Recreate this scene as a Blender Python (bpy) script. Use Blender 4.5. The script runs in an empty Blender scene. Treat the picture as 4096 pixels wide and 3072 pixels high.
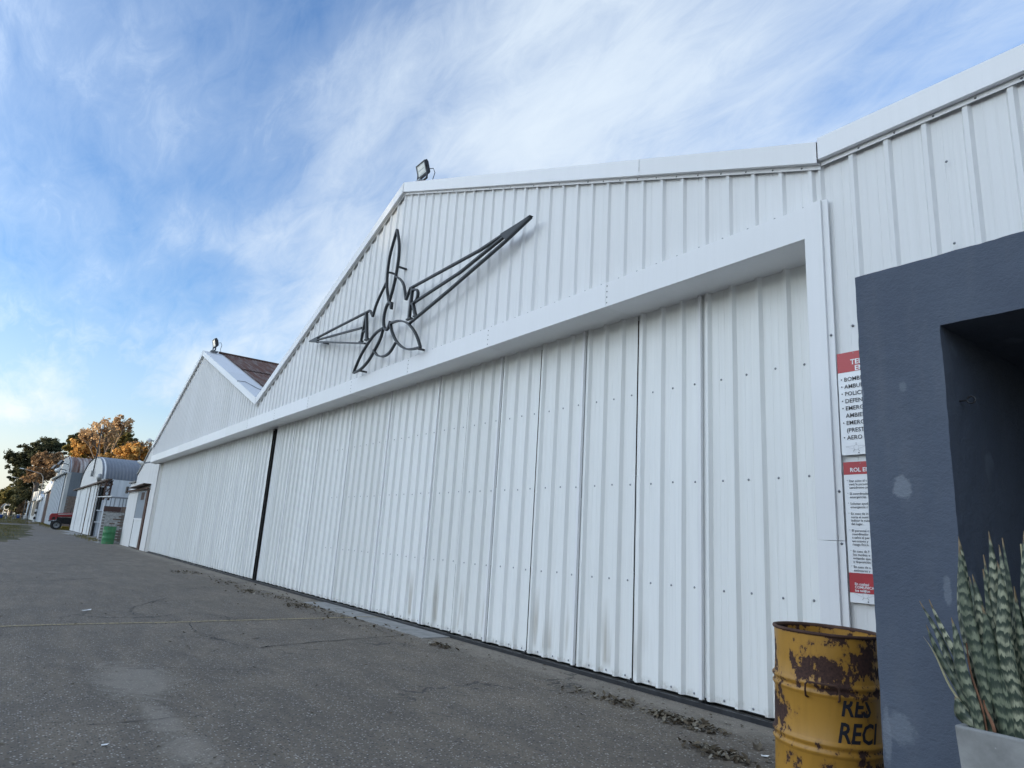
import bpy, bmesh, math, random
from mathutils import Vector, Matrix, noise
random.seed(7)
sc = bpy.context.scene
C = sc.collection
R = math.radians

# ------------------------------------------------------------------ camera
cd = bpy.data.cameras.new('camera'); cam = bpy.data.objects.new('camera', cd); C.objects.link(cam)
cd.sensor_width = 36; cd.lens = 23.6926; cd.clip_start = 0.05; cd.clip_end = 6000
rt = Vector((0.59509, 0.80137, 0.06071)); up = Vector((0.15029, -0.18517, 0.97115)); fw = Vector((-0.78948, 0.56879, 0.23063))
M = Matrix((rt, up, -fw)).transposed().to_4x4(); M.translation = Vector((0, -4.6605, 1.25)); cam.matrix_world = M
sc.camera = cam

# ------------------------------------------------------------------ light
SUN_AZ = -105.0     # degrees from +X towards +Y
SUN_EL = 5.0
sun_dir = Vector((math.cos(R(SUN_EL)) * math.cos(R(SUN_AZ)), math.cos(R(SUN_EL)) * math.sin(R(SUN_AZ)), math.sin(R(SUN_EL))))
sl = bpy.data.lights.new('sun', 'SUN'); sl.energy = 5.0; sl.angle = R(0.6); sl.color = (1.0, 0.80, 0.54)
so = bpy.data.objects.new('sun', sl); C.objects.link(so); so.rotation_euler = (-sun_dir).to_track_quat('-Z', 'Y').to_euler()
so.location = (-20, -70, 40)

sc.view_settings.view_transform = 'Standard'; sc.view_settings.look = 'None'
sc.view_settings.exposure = 0.84; sc.view_settings.gamma = 1.0

w = bpy.data.worlds.new('World'); sc.world = w; w.use_nodes = True
nt = w.node_tree; nt.nodes.clear()
def N(nt, t, **k):
    n = nt.nodes.new(t)
    for a, b in k.items():
        if a == 'i':
            for kk, v in b.items(): n.inputs[kk].default_value = v
        else: setattr(n, a, b)
    return n
L = lambda nt, a, b: nt.links.new(a, b)
def math_n(nt, op, a, b=None, clamp=False):
    n = nt.nodes.new('ShaderNodeMath'); n.operation = op; n.use_clamp = clamp
    for i, v in enumerate((a, b)):
        if v is None: continue
        if isinstance(v, (int, float)): n.inputs[i].default_value = v
        else: nt.links.new(v, n.inputs[i])
    return n.outputs[0]
def ramp(nt, src, stops, interp='LINEAR'):
    n = nt.nodes.new('ShaderNodeValToRGB'); n.color_ramp.interpolation = interp
    e = n.color_ramp.elements
    while len(e) < len(stops): e.new(0.5)
    for el, (p, c) in zip(e, stops):
        el.position = p; el.color = (c, c, c, 1) if isinstance(c, (int, float)) else (*c, 1)
    if src is not None: nt.links.new(src, n.inputs[0])
    return n.outputs[0]
def mixc(nt, fac, a, b, mode='MIX'):
    n = nt.nodes.new('ShaderNodeMix'); n.data_type = 'RGBA'; n.blend_type = mode
    for i, v in ((0, fac), (6, a), (7, b)):
        if isinstance(v, (int, float)): n.inputs[i].default_value = v
        elif isinstance(v, tuple): n.inputs[i].default_value = (*v, 1)
        else: nt.links.new(v, n.inputs[i])
    return n.outputs[2]

SKY_STRENGTH = 0.15
sky = N(nt, 'ShaderNodeTexSky', sky_type='NISHITA', sun_disc=False, sun_elevation=R(SUN_EL), sun_rotation=R(90 - SUN_AZ), altitude=0, air_density=1.0, dust_density=1.0, ozone_density=2.0)
tc = N(nt, 'ShaderNodeTexCoord')
sep = N(nt, 'ShaderNodeSeparateXYZ'); L(nt, tc.outputs['Generated'], sep.inputs[0])
zz = math_n(nt, 'MAXIMUM', sep.outputs[2], 0.0)
den = math_n(nt, 'ADD', zz, 0.22)
px = math_n(nt, 'DIVIDE', sep.outputs[0], den); py = math_n(nt, 'DIVIDE', sep.outputs[1], den)
cmb = N(nt, 'ShaderNodeCombineXYZ'); L(nt, px, cmb.inputs[0]); L(nt, py, cmb.inputs[1])
# soft large masses
CX, CY = 6.6, 1.6
mp1 = N(nt, 'ShaderNodeMapping', i={'Rotation': (0, 0, R(26)), 'Scale': (0.8, 1.25, 1), 'Location': (CX, CY, 0)}); L(nt, cmb.outputs[0], mp1.inputs[0])
n1 = N(nt, 'ShaderNodeTexNoise', i={'Scale': 1.15, 'Detail': 2.5, 'Roughness': 0.5, 'Distortion': 0.3}); L(nt, mp1.outputs[0], n1.inputs['Vector'])
# wisps: fibrous detail drawn out along the wind
mp2 = N(nt, 'ShaderNodeMapping', i={'Rotation': (0, 0, R(34)), 'Scale': (0.75, 2.1, 1), 'Location': (CX * 3 + 1.3, CY + 0.7, 0)}); L(nt, cmb.outputs[0], mp2.inputs[0])
n2 = N(nt, 'ShaderNodeTexNoise', i={'Scale': 2.6, 'Detail': 12, 'Roughness': 0.60, 'Distortion': 0.35}); L(nt, mp2.outputs[0], n2.inputs['Vector'])
mp3 = N(nt, 'ShaderNodeMapping', i={'Rotation': (0, 0, R(48)), 'Scale': (1.0, 2.6, 1), 'Location': (3.3, 8.1, 0)}); L(nt, cmb.outputs[0], mp3.inputs[0])
n3 = N(nt, 'ShaderNodeTexNoise', i={'Scale': 6.5, 'Detail': 9, 'Roughness': 0.68, 'Distortion': 0.9}); L(nt, mp3.outputs[0], n3.inputs['Vector'])
dens = math_n(nt, 'ADD', math_n(nt, 'MULTIPLY', n1.outputs[0], 0.62), math_n(nt, 'MULTIPLY', n2.outputs[0], 0.24))
dens = math_n(nt, 'ADD', dens, math_n(nt, 'MULTIPLY', n3.outputs[0], 0.15))
# where this afternoon's cloud happens to stand thick or open: (direction, angular radius, amount)
for cdir, rad, amt in (((-0.942, 0.02, 0.336), 19, -0.10), ((-0.294, 0.795, 0.531), 18, -0.06), ((-0.652, 0.46, 0.603), 20, 0.035), ((-0.987, 0.043, 0.16), 10, 0.015), ((-0.898, 0.251, 0.36), 9, 0.05)):
    dd = N(nt, 'ShaderNodeVectorMath', operation='DOT_PRODUCT'); L(nt, tc.outputs['Generated'], dd.inputs[0]); dd.inputs[1].default_value = Vector(cdir).normalized()
    an = math_n(nt, 'ARCCOSINE', math_n(nt, 'MINIMUM', dd.outputs['Value'], 0.99999))
    dens = math_n(nt, 'ADD', dens, math_n(nt, 'MULTIPLY', ramp(nt, math_n(nt, 'DIVIDE', an, R(rad)), [(0.15, 1.0), (1.0, 0.0)], 'EASE'), amt))
cover = ramp(nt, dens, [(0.36, 0.05), (0.45, 0.20), (0.53, 0.46), (0.62, 0.76), (0.72, 0.92)])
# thin veil that thickens towards the horizon
veil = ramp(nt, zz, [(0.0, 0.88), (0.06, 0.70), (0.14, 0.34), (0.28, 0.08), (0.6, 0.04)])
cover = math_n(nt, 'MAXIMUM', cover, veil)
skycol = mixc(nt, 1.0, sky.outputs[0], (1.04, 1.42, 2.0), 'MULTIPLY')
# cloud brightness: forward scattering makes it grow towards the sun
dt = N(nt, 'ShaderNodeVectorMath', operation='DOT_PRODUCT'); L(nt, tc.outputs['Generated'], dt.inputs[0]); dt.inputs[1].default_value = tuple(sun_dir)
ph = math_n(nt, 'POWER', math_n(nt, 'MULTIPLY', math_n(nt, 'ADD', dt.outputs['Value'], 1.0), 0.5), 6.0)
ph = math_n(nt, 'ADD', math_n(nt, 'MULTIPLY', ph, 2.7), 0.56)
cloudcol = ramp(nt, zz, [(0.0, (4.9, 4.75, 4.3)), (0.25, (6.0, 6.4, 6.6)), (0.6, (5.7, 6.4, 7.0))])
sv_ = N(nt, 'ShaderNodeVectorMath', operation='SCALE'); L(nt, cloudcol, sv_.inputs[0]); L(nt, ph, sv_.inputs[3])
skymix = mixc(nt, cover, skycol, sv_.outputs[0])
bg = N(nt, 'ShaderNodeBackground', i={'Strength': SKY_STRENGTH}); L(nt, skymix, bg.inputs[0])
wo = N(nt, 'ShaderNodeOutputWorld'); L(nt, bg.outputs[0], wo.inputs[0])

# ------------------------------------------------------------------ materials
MATS = {}
def newmat(name, rough=0.6, metal=0.0, spec=0.5):
    m = bpy.data.materials.new(name); m.use_nodes = True; t = m.node_tree
    b = t.nodes['Principled BSDF']; b.inputs['Roughness'].default_value = rough; b.inputs['Metallic'].default_value = metal
    b.inputs['Specular IOR Level'].default_value = spec
    MATS[name] = m
    return m, t, b
def objc(t, which='Object'):
    return N(t, 'ShaderNodeTexCoord').outputs[which]
def geo(t): return N(t, 'ShaderNodeNewGeometry').outputs['Position']
def mapped(t, src, scale=(1, 1, 1), loc=(0, 0, 0), rot=(0, 0, 0)):
    m = N(t, 'ShaderNodeMapping', i={'Scale': scale, 'Location': loc, 'Rotation': rot}); L(t, src, m.inputs[0]); return m.outputs[0]
def noise_n(t, src, scale, detail=4, rough=0.55, dist=0.0):
    n = N(t, 'ShaderNodeTexNoise', i={'Scale': scale, 'Detail': detail, 'Roughness': rough, 'Distortion': dist}); L(t, src, n.inputs['Vector']); return n.outputs[0]
def bump(t, b, h, strength, dist):
    n = N(t, 'ShaderNodeBump', i={'Strength': strength, 'Distance': dist}); L(t, h, n.inputs['Height']); L(t, n.outputs[0], b.inputs['Normal'])
def simple(name, col, rough=0.6, metal=0.0, var=0.15, scale=3.0, stretch=(1, 1, 1), spec=0.5, bmp=0.0):
    m, t, b = newmat(name, rough, metal, spec)
    p = mapped(t, geo(t), stretch)
    n = noise_n(t, p, scale, 5, 0.6)
    lo = tuple(c * (1 - var) for c in col); hi = tuple(min(1, c * (1 + var)) for c in col)
    L(t, ramp(t, n, [(0.3, lo), (0.7, hi)]), b.inputs['Base Color'])
    if bmp: bump(t, b, n, bmp, 0.01)
    return m

def sheet_mat(name, col, dirty=0.0, rough=0.42, streak=0.10):
    m, t, b = newmat(name, rough, 0.0, 0.25)
    P = geo(t)
    s1 = noise_n(t, mapped(t, P, (9, 9, 0.35)), 2.0, 6, 0.65)
    s2 = noise_n(t, mapped(t, P, (40, 40, 0.5)), 1.6, 4, 0.6)
    c = mixc(t, ramp(t, s1, [(0.35, 0.0), (0.75, streak)]), col, (0.50, 0.50, 0.47))
    c = mixc(t, ramp(t, s2, [(0.55, 0.0), (0.8, streak * 1.4)]), c, (0.42, 0.42, 0.40))
    oi_ = N(t, 'ShaderNodeObjectInfo')
    c = mixc(t, 1.0, c, ramp(t, oi_.outputs['Random'], [(0.0, (0.93, 0.93, 0.92)), (1.0, (1.0, 1.0, 1.0))]), 'MULTIPLY')
    if dirty:
        sp = N(t, 'ShaderNodeSeparateXYZ'); L(t, P, sp.inputs[0])
        band = ramp(t, sp.outputs[2], [(0.09, 0.0), (0.17, 1.0), (0.45, 0.8), (0.80, 0.0)])
        sm = noise_n(t, mapped(t, P, (6.5, 1, 0.55), (3.1, 0, 0)), 1.0, 2, 0.5)
        xm = ramp(t, math_n(t, 'MULTIPLY', sp.outputs[0], -0.1), [(0.42, 0.0), (0.5, 1.0), (0.95, 1.0), (1.0, 0.25)])
        k = math_n(t, 'MULTIPLY', band, ramp(t, sm, [(0.56, 0.0), (0.68, 1.0)]))
        k = math_n(t, 'MULTIPLY', k, xm)
        c = mixc(t, math_n(t, 'MULTIPLY', k, dirty), c, (0.34, 0.30, 0.24))
        gr = noise_n(t, P, 14, 5, 0.7)
        low = ramp(t, sp.outputs[2], [(0.05, 0.8), (0.13, 0.0)])
        c = mixc(t, math_n(t, 'MULTIPLY', low, ramp(t, gr, [(0.45, 0), (0.65, 1)])), c, (0.36, 0.33, 0.28))
    L(t, c, b.inputs['Base Color'])
    L(t, ramp(t, s1, [(0.3, rough - 0.06), (0.7, rough + 0.14)]), b.inputs['Roughness'])
    wv = noise_n(t, mapped(t, P, (1.2, 1.2, 0.8)), 1.5, 2, 0.5)
    bump(t, b, wv, 0.16, 0.05)
    return m
sheet_mat('white_sheet', (0.80, 0.80, 0.80), 0, 0.55, 0.10)
sheet_mat('door_sheet', (0.84, 0.845, 0.83), 0.65, 0.5, 0.13)
sheet_mat('white_trim', (0.84, 0.84, 0.85), 0, 0.36, 0.05)
sheet_mat('cap_white', (0.74, 0.74, 0.76), 0, 0.5, 0.35)
simple('dark_steel', (0.035, 0.037, 0.042), 0.45, 0.3, 0.3, 8)
simple('emblem_steel', (0.014, 0.017, 0.021), 0.5, 0.0, 0.25, 6)
simple('black_rubber', (0.018, 0.018, 0.019), 0.8, 0, 0.3, 12)
simple('screw_steel', (0.30, 0.31, 0.33), 0.3, 0.9, 0.1, 20)
simple('interior_dark', (0.05, 0.05, 0.05), 0.9)
simple('concrete', (0.25, 0.245, 0.235), 0.9, 0, 0.25, 5, bmp=0.2)
simple('pillar_plaster', (0.50, 0.49, 0.46), 0.9, 0, 0.12, 2.5, (1, 1, 0.3))
simple('grey_steel', (0.26, 0.27, 0.28), 0.45, 0.6, 0.15, 8)
simple('glass_lens', (0.55, 0.60, 0.60), 0.15, 0, 0.08, 14)
simple('lamp_white', (0.75, 0.75, 0.72), 0.4, 0, 0.08, 6)

def plaster_white(name, col, streaky=0.3):
    m, t, b = newmat(name, 0.85)
    P = geo(t)
    a = noise_n(t, mapped(t, P, (2.2, 2.2, 0.5)), 1.0, 6, 0.65)
    d = noise_n(t, P, 7, 6, 0.7)
    c = mixc(t, ramp(t, a, [(0.45, 0), (0.75, streaky)]), col, (0.40, 0.38, 0.34))
    c = mixc(t, ramp(t, d, [(0.62, 0), (0.72, streaky)]), c, (0.33, 0.31, 0.28))
    L(t, c, b.inputs['Base Color']); bump(t, b, d, 0.15, 0.01)
plaster_white('plaster', (0.72, 0.71, 0.69), 0.25)
plaster_white('whitewash', (0.62, 0.62, 0.60), 1.0)
plaster_white('old_white_door', (0.72, 0.73, 0.72), 0.45)
plaster_white('old_grey_door', (0.40, 0.44, 0.48), 0.35)

def rust_mat(name, base, rustc, amount, stretch, rough=0.75, sc_=1.5):
    m, t, b = newmat(name, rough, 0.0, 0.3)
    P = geo(t)
    a = noise_n(t, mapped(t, P, stretch), sc_, 7, 0.68)
    d = noise_n(t, P, 9, 5, 0.6)
    c = mixc(t, ramp(t, a, [(amount - 0.08, 1.0), (amount + 0.10, 0.0)]), base, rustc)
    c = mixc(t, ramp(t, d, [(0.4, 0.0), (0.75, 0.45)]), c, tuple(v * 0.45 for v in rustc))
    L(t, c, b.inputs['Base Color'])
rust_mat('rust_roof', (0.20, 0.165, 0.15), (0.115, 0.052, 0.035), 0.53, (0.5, 5, 0.5))
rust_mat('rust_white_roof', (0.42, 0.40, 0.38), (0.13, 0.06, 0.04), 0.50, (0.06, 2.2, 0.06), sc_=1.0)
rust_mat('rust_steel', (0.12, 0.07, 0.05), (0.07, 0.035, 0.025), 0.5, (1, 1, 0.3))
rust_mat('rust_wood', (0.16, 0.12, 0.09), (0.08, 0.05, 0.04), 0.5, (1, 1, 0.3))
simple('galv_roof', (0.135, 0.145, 0.165), 0.5, 0.0, 0.18, 0.8, (1, 1, 1))
simple('galv_and_shade', (0.17, 0.185, 0.20), 0.5, 0.3, 0.2, 0.9, (1, 1, 0.3))  # galvanised cladding; also the painted shade on sheets under the awning
simple('white_ribbed', (0.66, 0.67, 0.68), 0.45, 0, 0.18, 1.2, (2, 2, 0.2))
simple('grey_panel', (0.30, 0.32, 0.34), 0.6, 0, 0.2, 0.7)
simple('window_dark', (0.05, 0.06, 0.075), 0.25, 0, 0.2, 2)
simple('brown_board', (0.085, 0.045, 0.036), 0.7, 0, 0.2, 5, (0.3, 0.3, 4))
simple('brick_raw', (0.22, 0.16, 0.125), 0.9, 0, 0.3, 6)
simple('brick_white', (0.50, 0.49, 0.47), 0.9, 0, 0.35, 9)
simple('mortar', (0.24, 0.22, 0.20), 0.95, 0, 0.25, 8)

# stucco, dark blue
m, t, b = newmat('blue_stucco', 0.82, 0, 0.25)
P = geo(t)
a = noise_n(t, P, 17, 8, 0.72)
bb = noise_n(t, mapped(t, P, (1, 1, 1.5)), 60, 5, 0.65)
big = noise_n(t, P, 2.2, 4, 0.6)
c = ramp(t, big, [(0.3, (0.085, 0.102, 0.138)), (0.7, (0.102, 0.122, 0.160))])
vor = N(t, 'ShaderNodeTexVoronoi', feature='F1', i={'Scale': 2.3, 'Randomness': 1.0}); L(t, mapped(t, P, (1.5, 1, 0.8), (0.37, 0, 0.63)), vor.inputs['Vector'])
edge = math_n(t, 'ADD', vor.outputs['Distance'], math_n(t, 'MULTIPLY', noise_n(t, P, 30, 5, 0.6), 0.10))
sm = ramp(t, edge, [(0.155, 0.5), (0.20, 0.0)])
sel = ramp(t, noise_n(t, P, 1.3, 2, 0.5), [(0.50, 0.0), (0.56, 1.0)])
c = mixc(t, math_n(t, 'MULTIPLY', sm, sel), c, (0.17, 0.20, 0.25))
for sx, sz, rx, rz, am in ((-1.553, 2.04, .02, .07, .55), (-1.395, 1.60, .045, .062, .55), (-1.247, 1.175, .018, .075, .35), (-1.47, .60, .07, .07, .35), (-1.525, .56, .02, .13, .35), (-1.36, 2.05, .02, .03, .25)):
    spx = N(t, 'ShaderNodeSeparateXYZ'); L(t, P, spx.inputs[0])
    ex = math_n(t, 'DIVIDE', math_n(t, 'SUBTRACT', spx.outputs[0], sx), rx); ez = math_n(t, 'DIVIDE', math_n(t, 'SUBTRACT', spx.outputs[2], sz), rz)
    rr_ = math_n(t, 'ADD', math_n(t, 'SQRT', math_n(t, 'ADD', math_n(t, 'MULTIPLY', ex, ex), math_n(t, 'MULTIPLY', ez, ez))), math_n(t, 'MULTIPLY', math_n(t, 'SUBTRACT', noise_n(t, P, 34, 6, 0.65), 0.5), 1.3))
    c = mixc(t, math_n(t, 'MULTIPLY', ramp(t, rr_, [(0.65, 1.0), (0.95, 0.0)]), am), c, (0.27, 0.30, 0.34))
dust = ramp(t, noise_n(t, mapped(t, P, (5, 5, 0.8)), 1.5, 6, 0.7), [(0.5, 0.0), (0.8, 0.35)])
c = mixc(t, dust, c, (0.16, 0.17, 0.19))
fleck = ramp(t, noise_n(t, P, 48, 3, 0.6), [(0.775, 0.0), (0.79, 0.8)]); c = mixc(t, fleck, c, (0.5, 0.52, 0.55))
L(t, c, b.inputs['Base Color'])
h = math_n(t, 'ADD', math_n(t, 'MULTIPLY', ramp(t, a, [(0.30, 0), (0.68, 1)]), 0.8), math_n(t, 'MULTIPLY', bb, 0.6))
bump(t, b, h, 0.75, 0.007)

# asphalt
def asphalt():
    m, t, b = newmat('asphalt', 0.88, 0, 0.35)
    P = geo(t)
    big = noise_n(t, P, 0.5, 5, 0.6)
    mid = noise_n(t, mapped(t, P, (0.5, 1.6, 1)), 2.2, 6, 0.65)
    c = ramp(t, big, [(0.3, (0.146, 0.120, 0.092)), (0.7, (0.200, 0.166, 0.128))])
    c = mixc(t, ramp(t, mid, [(0.42, 0.55), (0.62, 0.0)]), c, (0.098, 0.085, 0.072))
    v = N(t, 'ShaderNodeTexVoronoi', i={'Scale': 62, 'Randomness': 1.0}); L(t, P, v.inputs['Vector'])
    sepc = N(t, 'ShaderNodeSeparateColor'); L(t, v.outputs['Color'], sepc.inputs[0])
    stone = math_n(t, 'MULTIPLY', ramp(t, v.outputs['Distance'], [(0.25, 1.0), (0.45, 0.0)]), ramp(t, sepc.outputs[0], [(0.55, 0.0), (0.92, 1.0)]))
    c = mixc(t, math_n(t, 'MULTIPLY', stone, 0.95), c, (0.50, 0.47, 0.43))
    pits = math_n(t, 'MULTIPLY', ramp(t, v.outputs['Distance'], [(0.3, 1.0), (0.55, 0.0)]), ramp(t, sepc.outputs[1], [(0.55, 0.0), (0.85, 1.0)]))
    c = mixc(t, math_n(t, 'MULTIPLY', pits, 0.85), c, (0.03, 0.03, 0.03))
    # sandy dirt blown over the bitumen: worn places and along the door sill
    sp = N(t, 'ShaderNodeSeparateXYZ'); L(t, P, sp.inputs[0])
    def blob(cx, cy, rx, ry):
        dx = math_n(t, 'DIVIDE', math_n(t, 'SUBTRACT', sp.outputs[0], cx), rx); dy = math_n(t, 'DIVIDE', math_n(t, 'SUBTRACT', sp.outputs[1], cy), ry)
        return math_n(t, 'SUBTRACT', 1.0, math_n(t, 'ADD', math_n(t, 'MULTIPLY', dx, dx), math_n(t, 'MULTIPLY', dy, dy)), clamp=True)
    s = None
    for a_ in ((-6.45, -3.55, 1.1, 0.42), (-5.2, -3.58, 0.8, 0.14), (-4.45, -3.56, 0.5, 0.2), (-60, -4.3, 22, 1.6)):
        q = blob(*a_); s = q if s is None else math_n(t, 'MAXIMUM', s, q)
    strip = ramp(t, sp.outputs[1], [(0.0, 0.0), (0.18, 0.35), (0.35, 0.8)])
    yy = math_n(t, 'ADD', sp.outputs[1], 0.45)
    strip = ramp(t, yy, [(0.0, 0.0), (0.30, 0.35), (0.55, 0.75)])
    s = math_n(t, 'MAXIMUM', s, strip)
    dn = noise_n(t, mapped(t, P, (1, 1.3, 1)), 2.6, 12, 0.78, 1.2)
    dirt = ramp(t, math_n(t, 'ADD', math_n(t, 'MULTIPLY', s, 0.32), dn), [(0.60, 0.0), (0.80, 0.62)])
    oil = ramp(t, noise_n(t, mapped(t, P, (0.7, 1, 1), (4.2, 1.1, 0)), 1.4, 7, 0.7), [(0.28, 0.6), (0.40, 0.0)])
    c = mixc(t, oil, c, (0.055, 0.050, 0.046))
    c = mixc(t, dirt, c, (0.27, 0.24, 0.20))
    # hairline cracks
    pw = N(t, 'ShaderNodeVectorMath', operation='ADD')
    nz = N(t, 'ShaderNodeTexNoise', i={'Scale': 1.1, 'Detail': 5, 'Roughness': 0.6}); L(t, P, nz.inputs['Vector'])
    sca = N(t, 'ShaderNodeVectorMath', operation='SCALE'); sca.inputs[3].default_value = 1.0; L(t, nz.outputs['Color'], sca.inputs[0])
    L(t, P, pw.inputs[0]); L(t, sca.outputs[0], pw.inputs[1])
    ce = N(t, 'ShaderNodeTexVoronoi', feature='DISTANCE_TO_EDGE', i={'Scale': 0.36}); L(t, pw.outputs[0], ce.inputs['Vector'])
    crk = math_n(t, 'MULTIPLY', ramp(t, ce.outputs['Distance'], [(0.0, 1.0), (0.0055, 0.0)]), ramp(t, noise_n(t, P, 0.45, 2, 0.5), [(0.50, 0), (0.58, 0.85)]))
    c = mixc(t, crk, c, (0.03, 0.03, 0.03))
    L(t, c, b.inputs['Base Color'])
    fine = noise_n(t, P, 160, 3, 0.6)
    hh = math_n(t, 'ADD', math_n(t, 'MULTIPLY', v.outputs['Distance'], -0.7), math_n(t, 'ADD', fine, math_n(t, 'MULTIPLY', crk, -2.0)))
    bump(t, b, hh, 0.6, 0.006)
asphalt()

def grass_ground():
    m, t, b = newmat('grass_ground', 0.95, 0, 0.1)
    P = geo(t)
    a = noise_n(t, mapped(t, P, (0.35, 1, 1)), 0.35, 7, 0.7)
    d = noise_n(t, P, 1.8, 6, 0.7)
    c = ramp(t, a, [(0.32, (0.055, 0.058, 0.028)), (0.5, (0.085, 0.078, 0.042)), (0.66, (0.165, 0.14, 0.095))])
    c = mixc(t, ramp(t, d, [(0.4, 0.0), (0.7, 0.5)]), c, (0.045, 0.048, 0.024))
    L(t, c, b.inputs['Base Color']); bump(t, b, d, 0.8, 0.08)
grass_ground()
m, t, b = newmat('yellow_line', 0.9)
P = geo(t); n_ = noise_n(t, P, 22, 6, 0.75)
L(t, ramp(t, n_, [(0.40, (0.085, 0.083, 0.08)), (0.50, (0.30, 0.235, 0.13)), (0.75, (0.36, 0.29, 0.17))]), b.inputs['Base Color'])

# drum paints
def drum_mat(name, paint, rustc, lo, hi):
    m, t, b = newmat(name, 0.45, 0, 0.45)
    P = objc(t)
    a = noise_n(t, mapped(t, P, (1, 1, 0.8), (1.7, 0.3, 0.15)), 6.0, 8, 0.62, 0.25)
    s = noise_n(t, mapped(t, P, (1, 1, 0.6)), 26, 7, 0.68)
    big = noise_n(t, mapped(t, P, (1, 1, 1), (0.9, 2.2, 0.4)), 2.6, 2, 0.5)
    rim = N(t, 'ShaderNodeSeparateXYZ'); L(t, P, rim.inputs[0])
    band = ramp(t, rim.outputs[2], [(0.26, 0.0), (0.285, 0.045), (0.33, 0.0), (0.54, 0.0), (0.575, 0.055), (0.62, 0.0), (0.85, 0.0), (0.875, 0.10)])
    k = math_n(t, 'ADD', math_n(t, 'ADD', math_n(t, 'MULTIPLY', a, 0.72), math_n(t, 'MULTIPLY', big, 0.28)), band)
    k = math_n(t, 'ADD', k, math_n(t, 'MULTIPLY', math_n(t, 'SUBTRACT', s, 0.5), 0.42))
    for c0, rad, amp in (((.06, -.279, .71), .17, .15), ((.27, -.09, .70), .17, .10), ((-.19, -.215, .42), .15, .07), ((-.12, -.26, .68), .10, -.05), ((.14, -.25, .42), .17, -.09), ((.215, -.19, .50), .11, -.13)):
        vd = N(t, 'ShaderNodeVectorMath', operation='DISTANCE'); L(t, P, vd.inputs[0]); vd.inputs[1].default_value = c0
        k = math_n(t, 'ADD', k, math_n(t, 'MULTIPLY', ramp(t, math_n(t, 'DIVIDE', vd.outputs['Value'], rad), [(0.2, 1.0), (1.0, 0.0)]), amp))
    msk = ramp(t, k, [(lo, 0.0), (hi, 1.0)])
    stain = ramp(t, noise_n(t, mapped(t, P, (7, 7, 0.8)), 2.5, 5, 0.6), [(0.45, 0), (0.75, 0.5)])
    c = mixc(t, stain, paint, tuple(v * 0.62 for v in paint))
    halo = ramp(t, k, [(lo - 0.045, 0.0), (lo - 0.004, 0.55)])
    c = mixc(t, halo, c, tuple(v * 0.45 + r_ * 0.5 for v, r_ in zip(paint, (0.16, 0.07, 0.03))))
    grain = noise_n(t, P, 60, 5, 0.7)
    c = mixc(t, msk, c, ramp(t, grain, [(0.35, tuple(v * 0.6 for v in rustc)), (0.7, tuple(v * 1.7 for v in rustc))]))
    L(t, c, b.inputs['Base Color'])
    L(t, ramp(t, msk, [(0, 0.42), (1, 0.85)]), b.inputs['Roughness'])
    h = math_n(t, 'ADD', math_n(t, 'MULTIPLY', msk, -0.6), math_n(t, 'MULTIPLY', noise_n(t, P, 5, 3, 0.5), 0.8))
    bump(t, b, h, 0.35, 0.008)
drum_mat('drum_yellow', (0.42, 0.215, 0.032), (0.048, 0.022, 0.016), 0.528, 0.540)
drum_mat('drum_green', (0.045, 0.21, 0.085), (0.03, 0.10, 0.05), 0.62, 0.75)
simple('letter_black', (0.012, 0.013, 0.022), 0.6, 0, 0.3, 30)
simple('sign_white', (0.80, 0.81, 0.82), 0.35, 0, 0.04, 6)
simple('sign_red', (0.42, 0.035, 0.045), 0.35, 0, 0.10, 6)
simple('ink_black', (0.03, 0.03, 0.035), 0.5, 0, 0.1, 6)
simple('ink_grey', (0.42, 0.43, 0.44), 0.5, 0, 0.1, 6)
simple('tractor_red', (0.30, 0.018, 0.022), 0.3, 0, 0.2, 3)
simple('tractor_silver', (0.50, 0.48, 0.45), 0.4, 0.2, 0.1, 3)
simple('yellow_paint', (0.50, 0.34, 0.03), 0.6, 0, 0.15, 4)
simple('blue_plastic', (0.03, 0.09, 0.32), 0.4, 0, 0.15, 5)
simple('bark', (0.115, 0.085, 0.062), 0.95, 0, 0.3, 3, (1, 1, 0.3))
simple('pale_bark', (0.20, 0.155, 0.115), 0.95, 0, 0.3, 3, (1, 1, 0.3))
simple('soil', (0.06, 0.048, 0.038), 0.95, 0, 0.3, 30, bmp=0.5)
simple('paper', (0.72, 0.72, 0.70), 0.7, 0, 0.08, 20)

m, t, b = newmat('planter_concrete', 0.9, 0, 0.2)
P = objc(t)
a = noise_n(t, P, 6, 7, 0.65); d = noise_n(t, mapped(t, P, (1, 1, 0.7)), 2.6, 4, 0.6)
c = ramp(t, a, [(0.3, (0.20, 0.20, 0.195)), (0.7, (0.36, 0.36, 0.35))])
c = mixc(t, ramp(t, d, [(0.45, 0), (0.65, 0.75)]), c, (0.125, 0.12, 0.11))
v = noise_n(t, P, 38, 4, 0.7); c = mixc(t, ramp(t, v, [(0.66, 0), (0.72, 0.6)]), c, (0.42, 0.42, 0.41))
L(t, c, b.inputs['Base Color']); bump(t, b, v, 0.25, 0.004)

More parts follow.
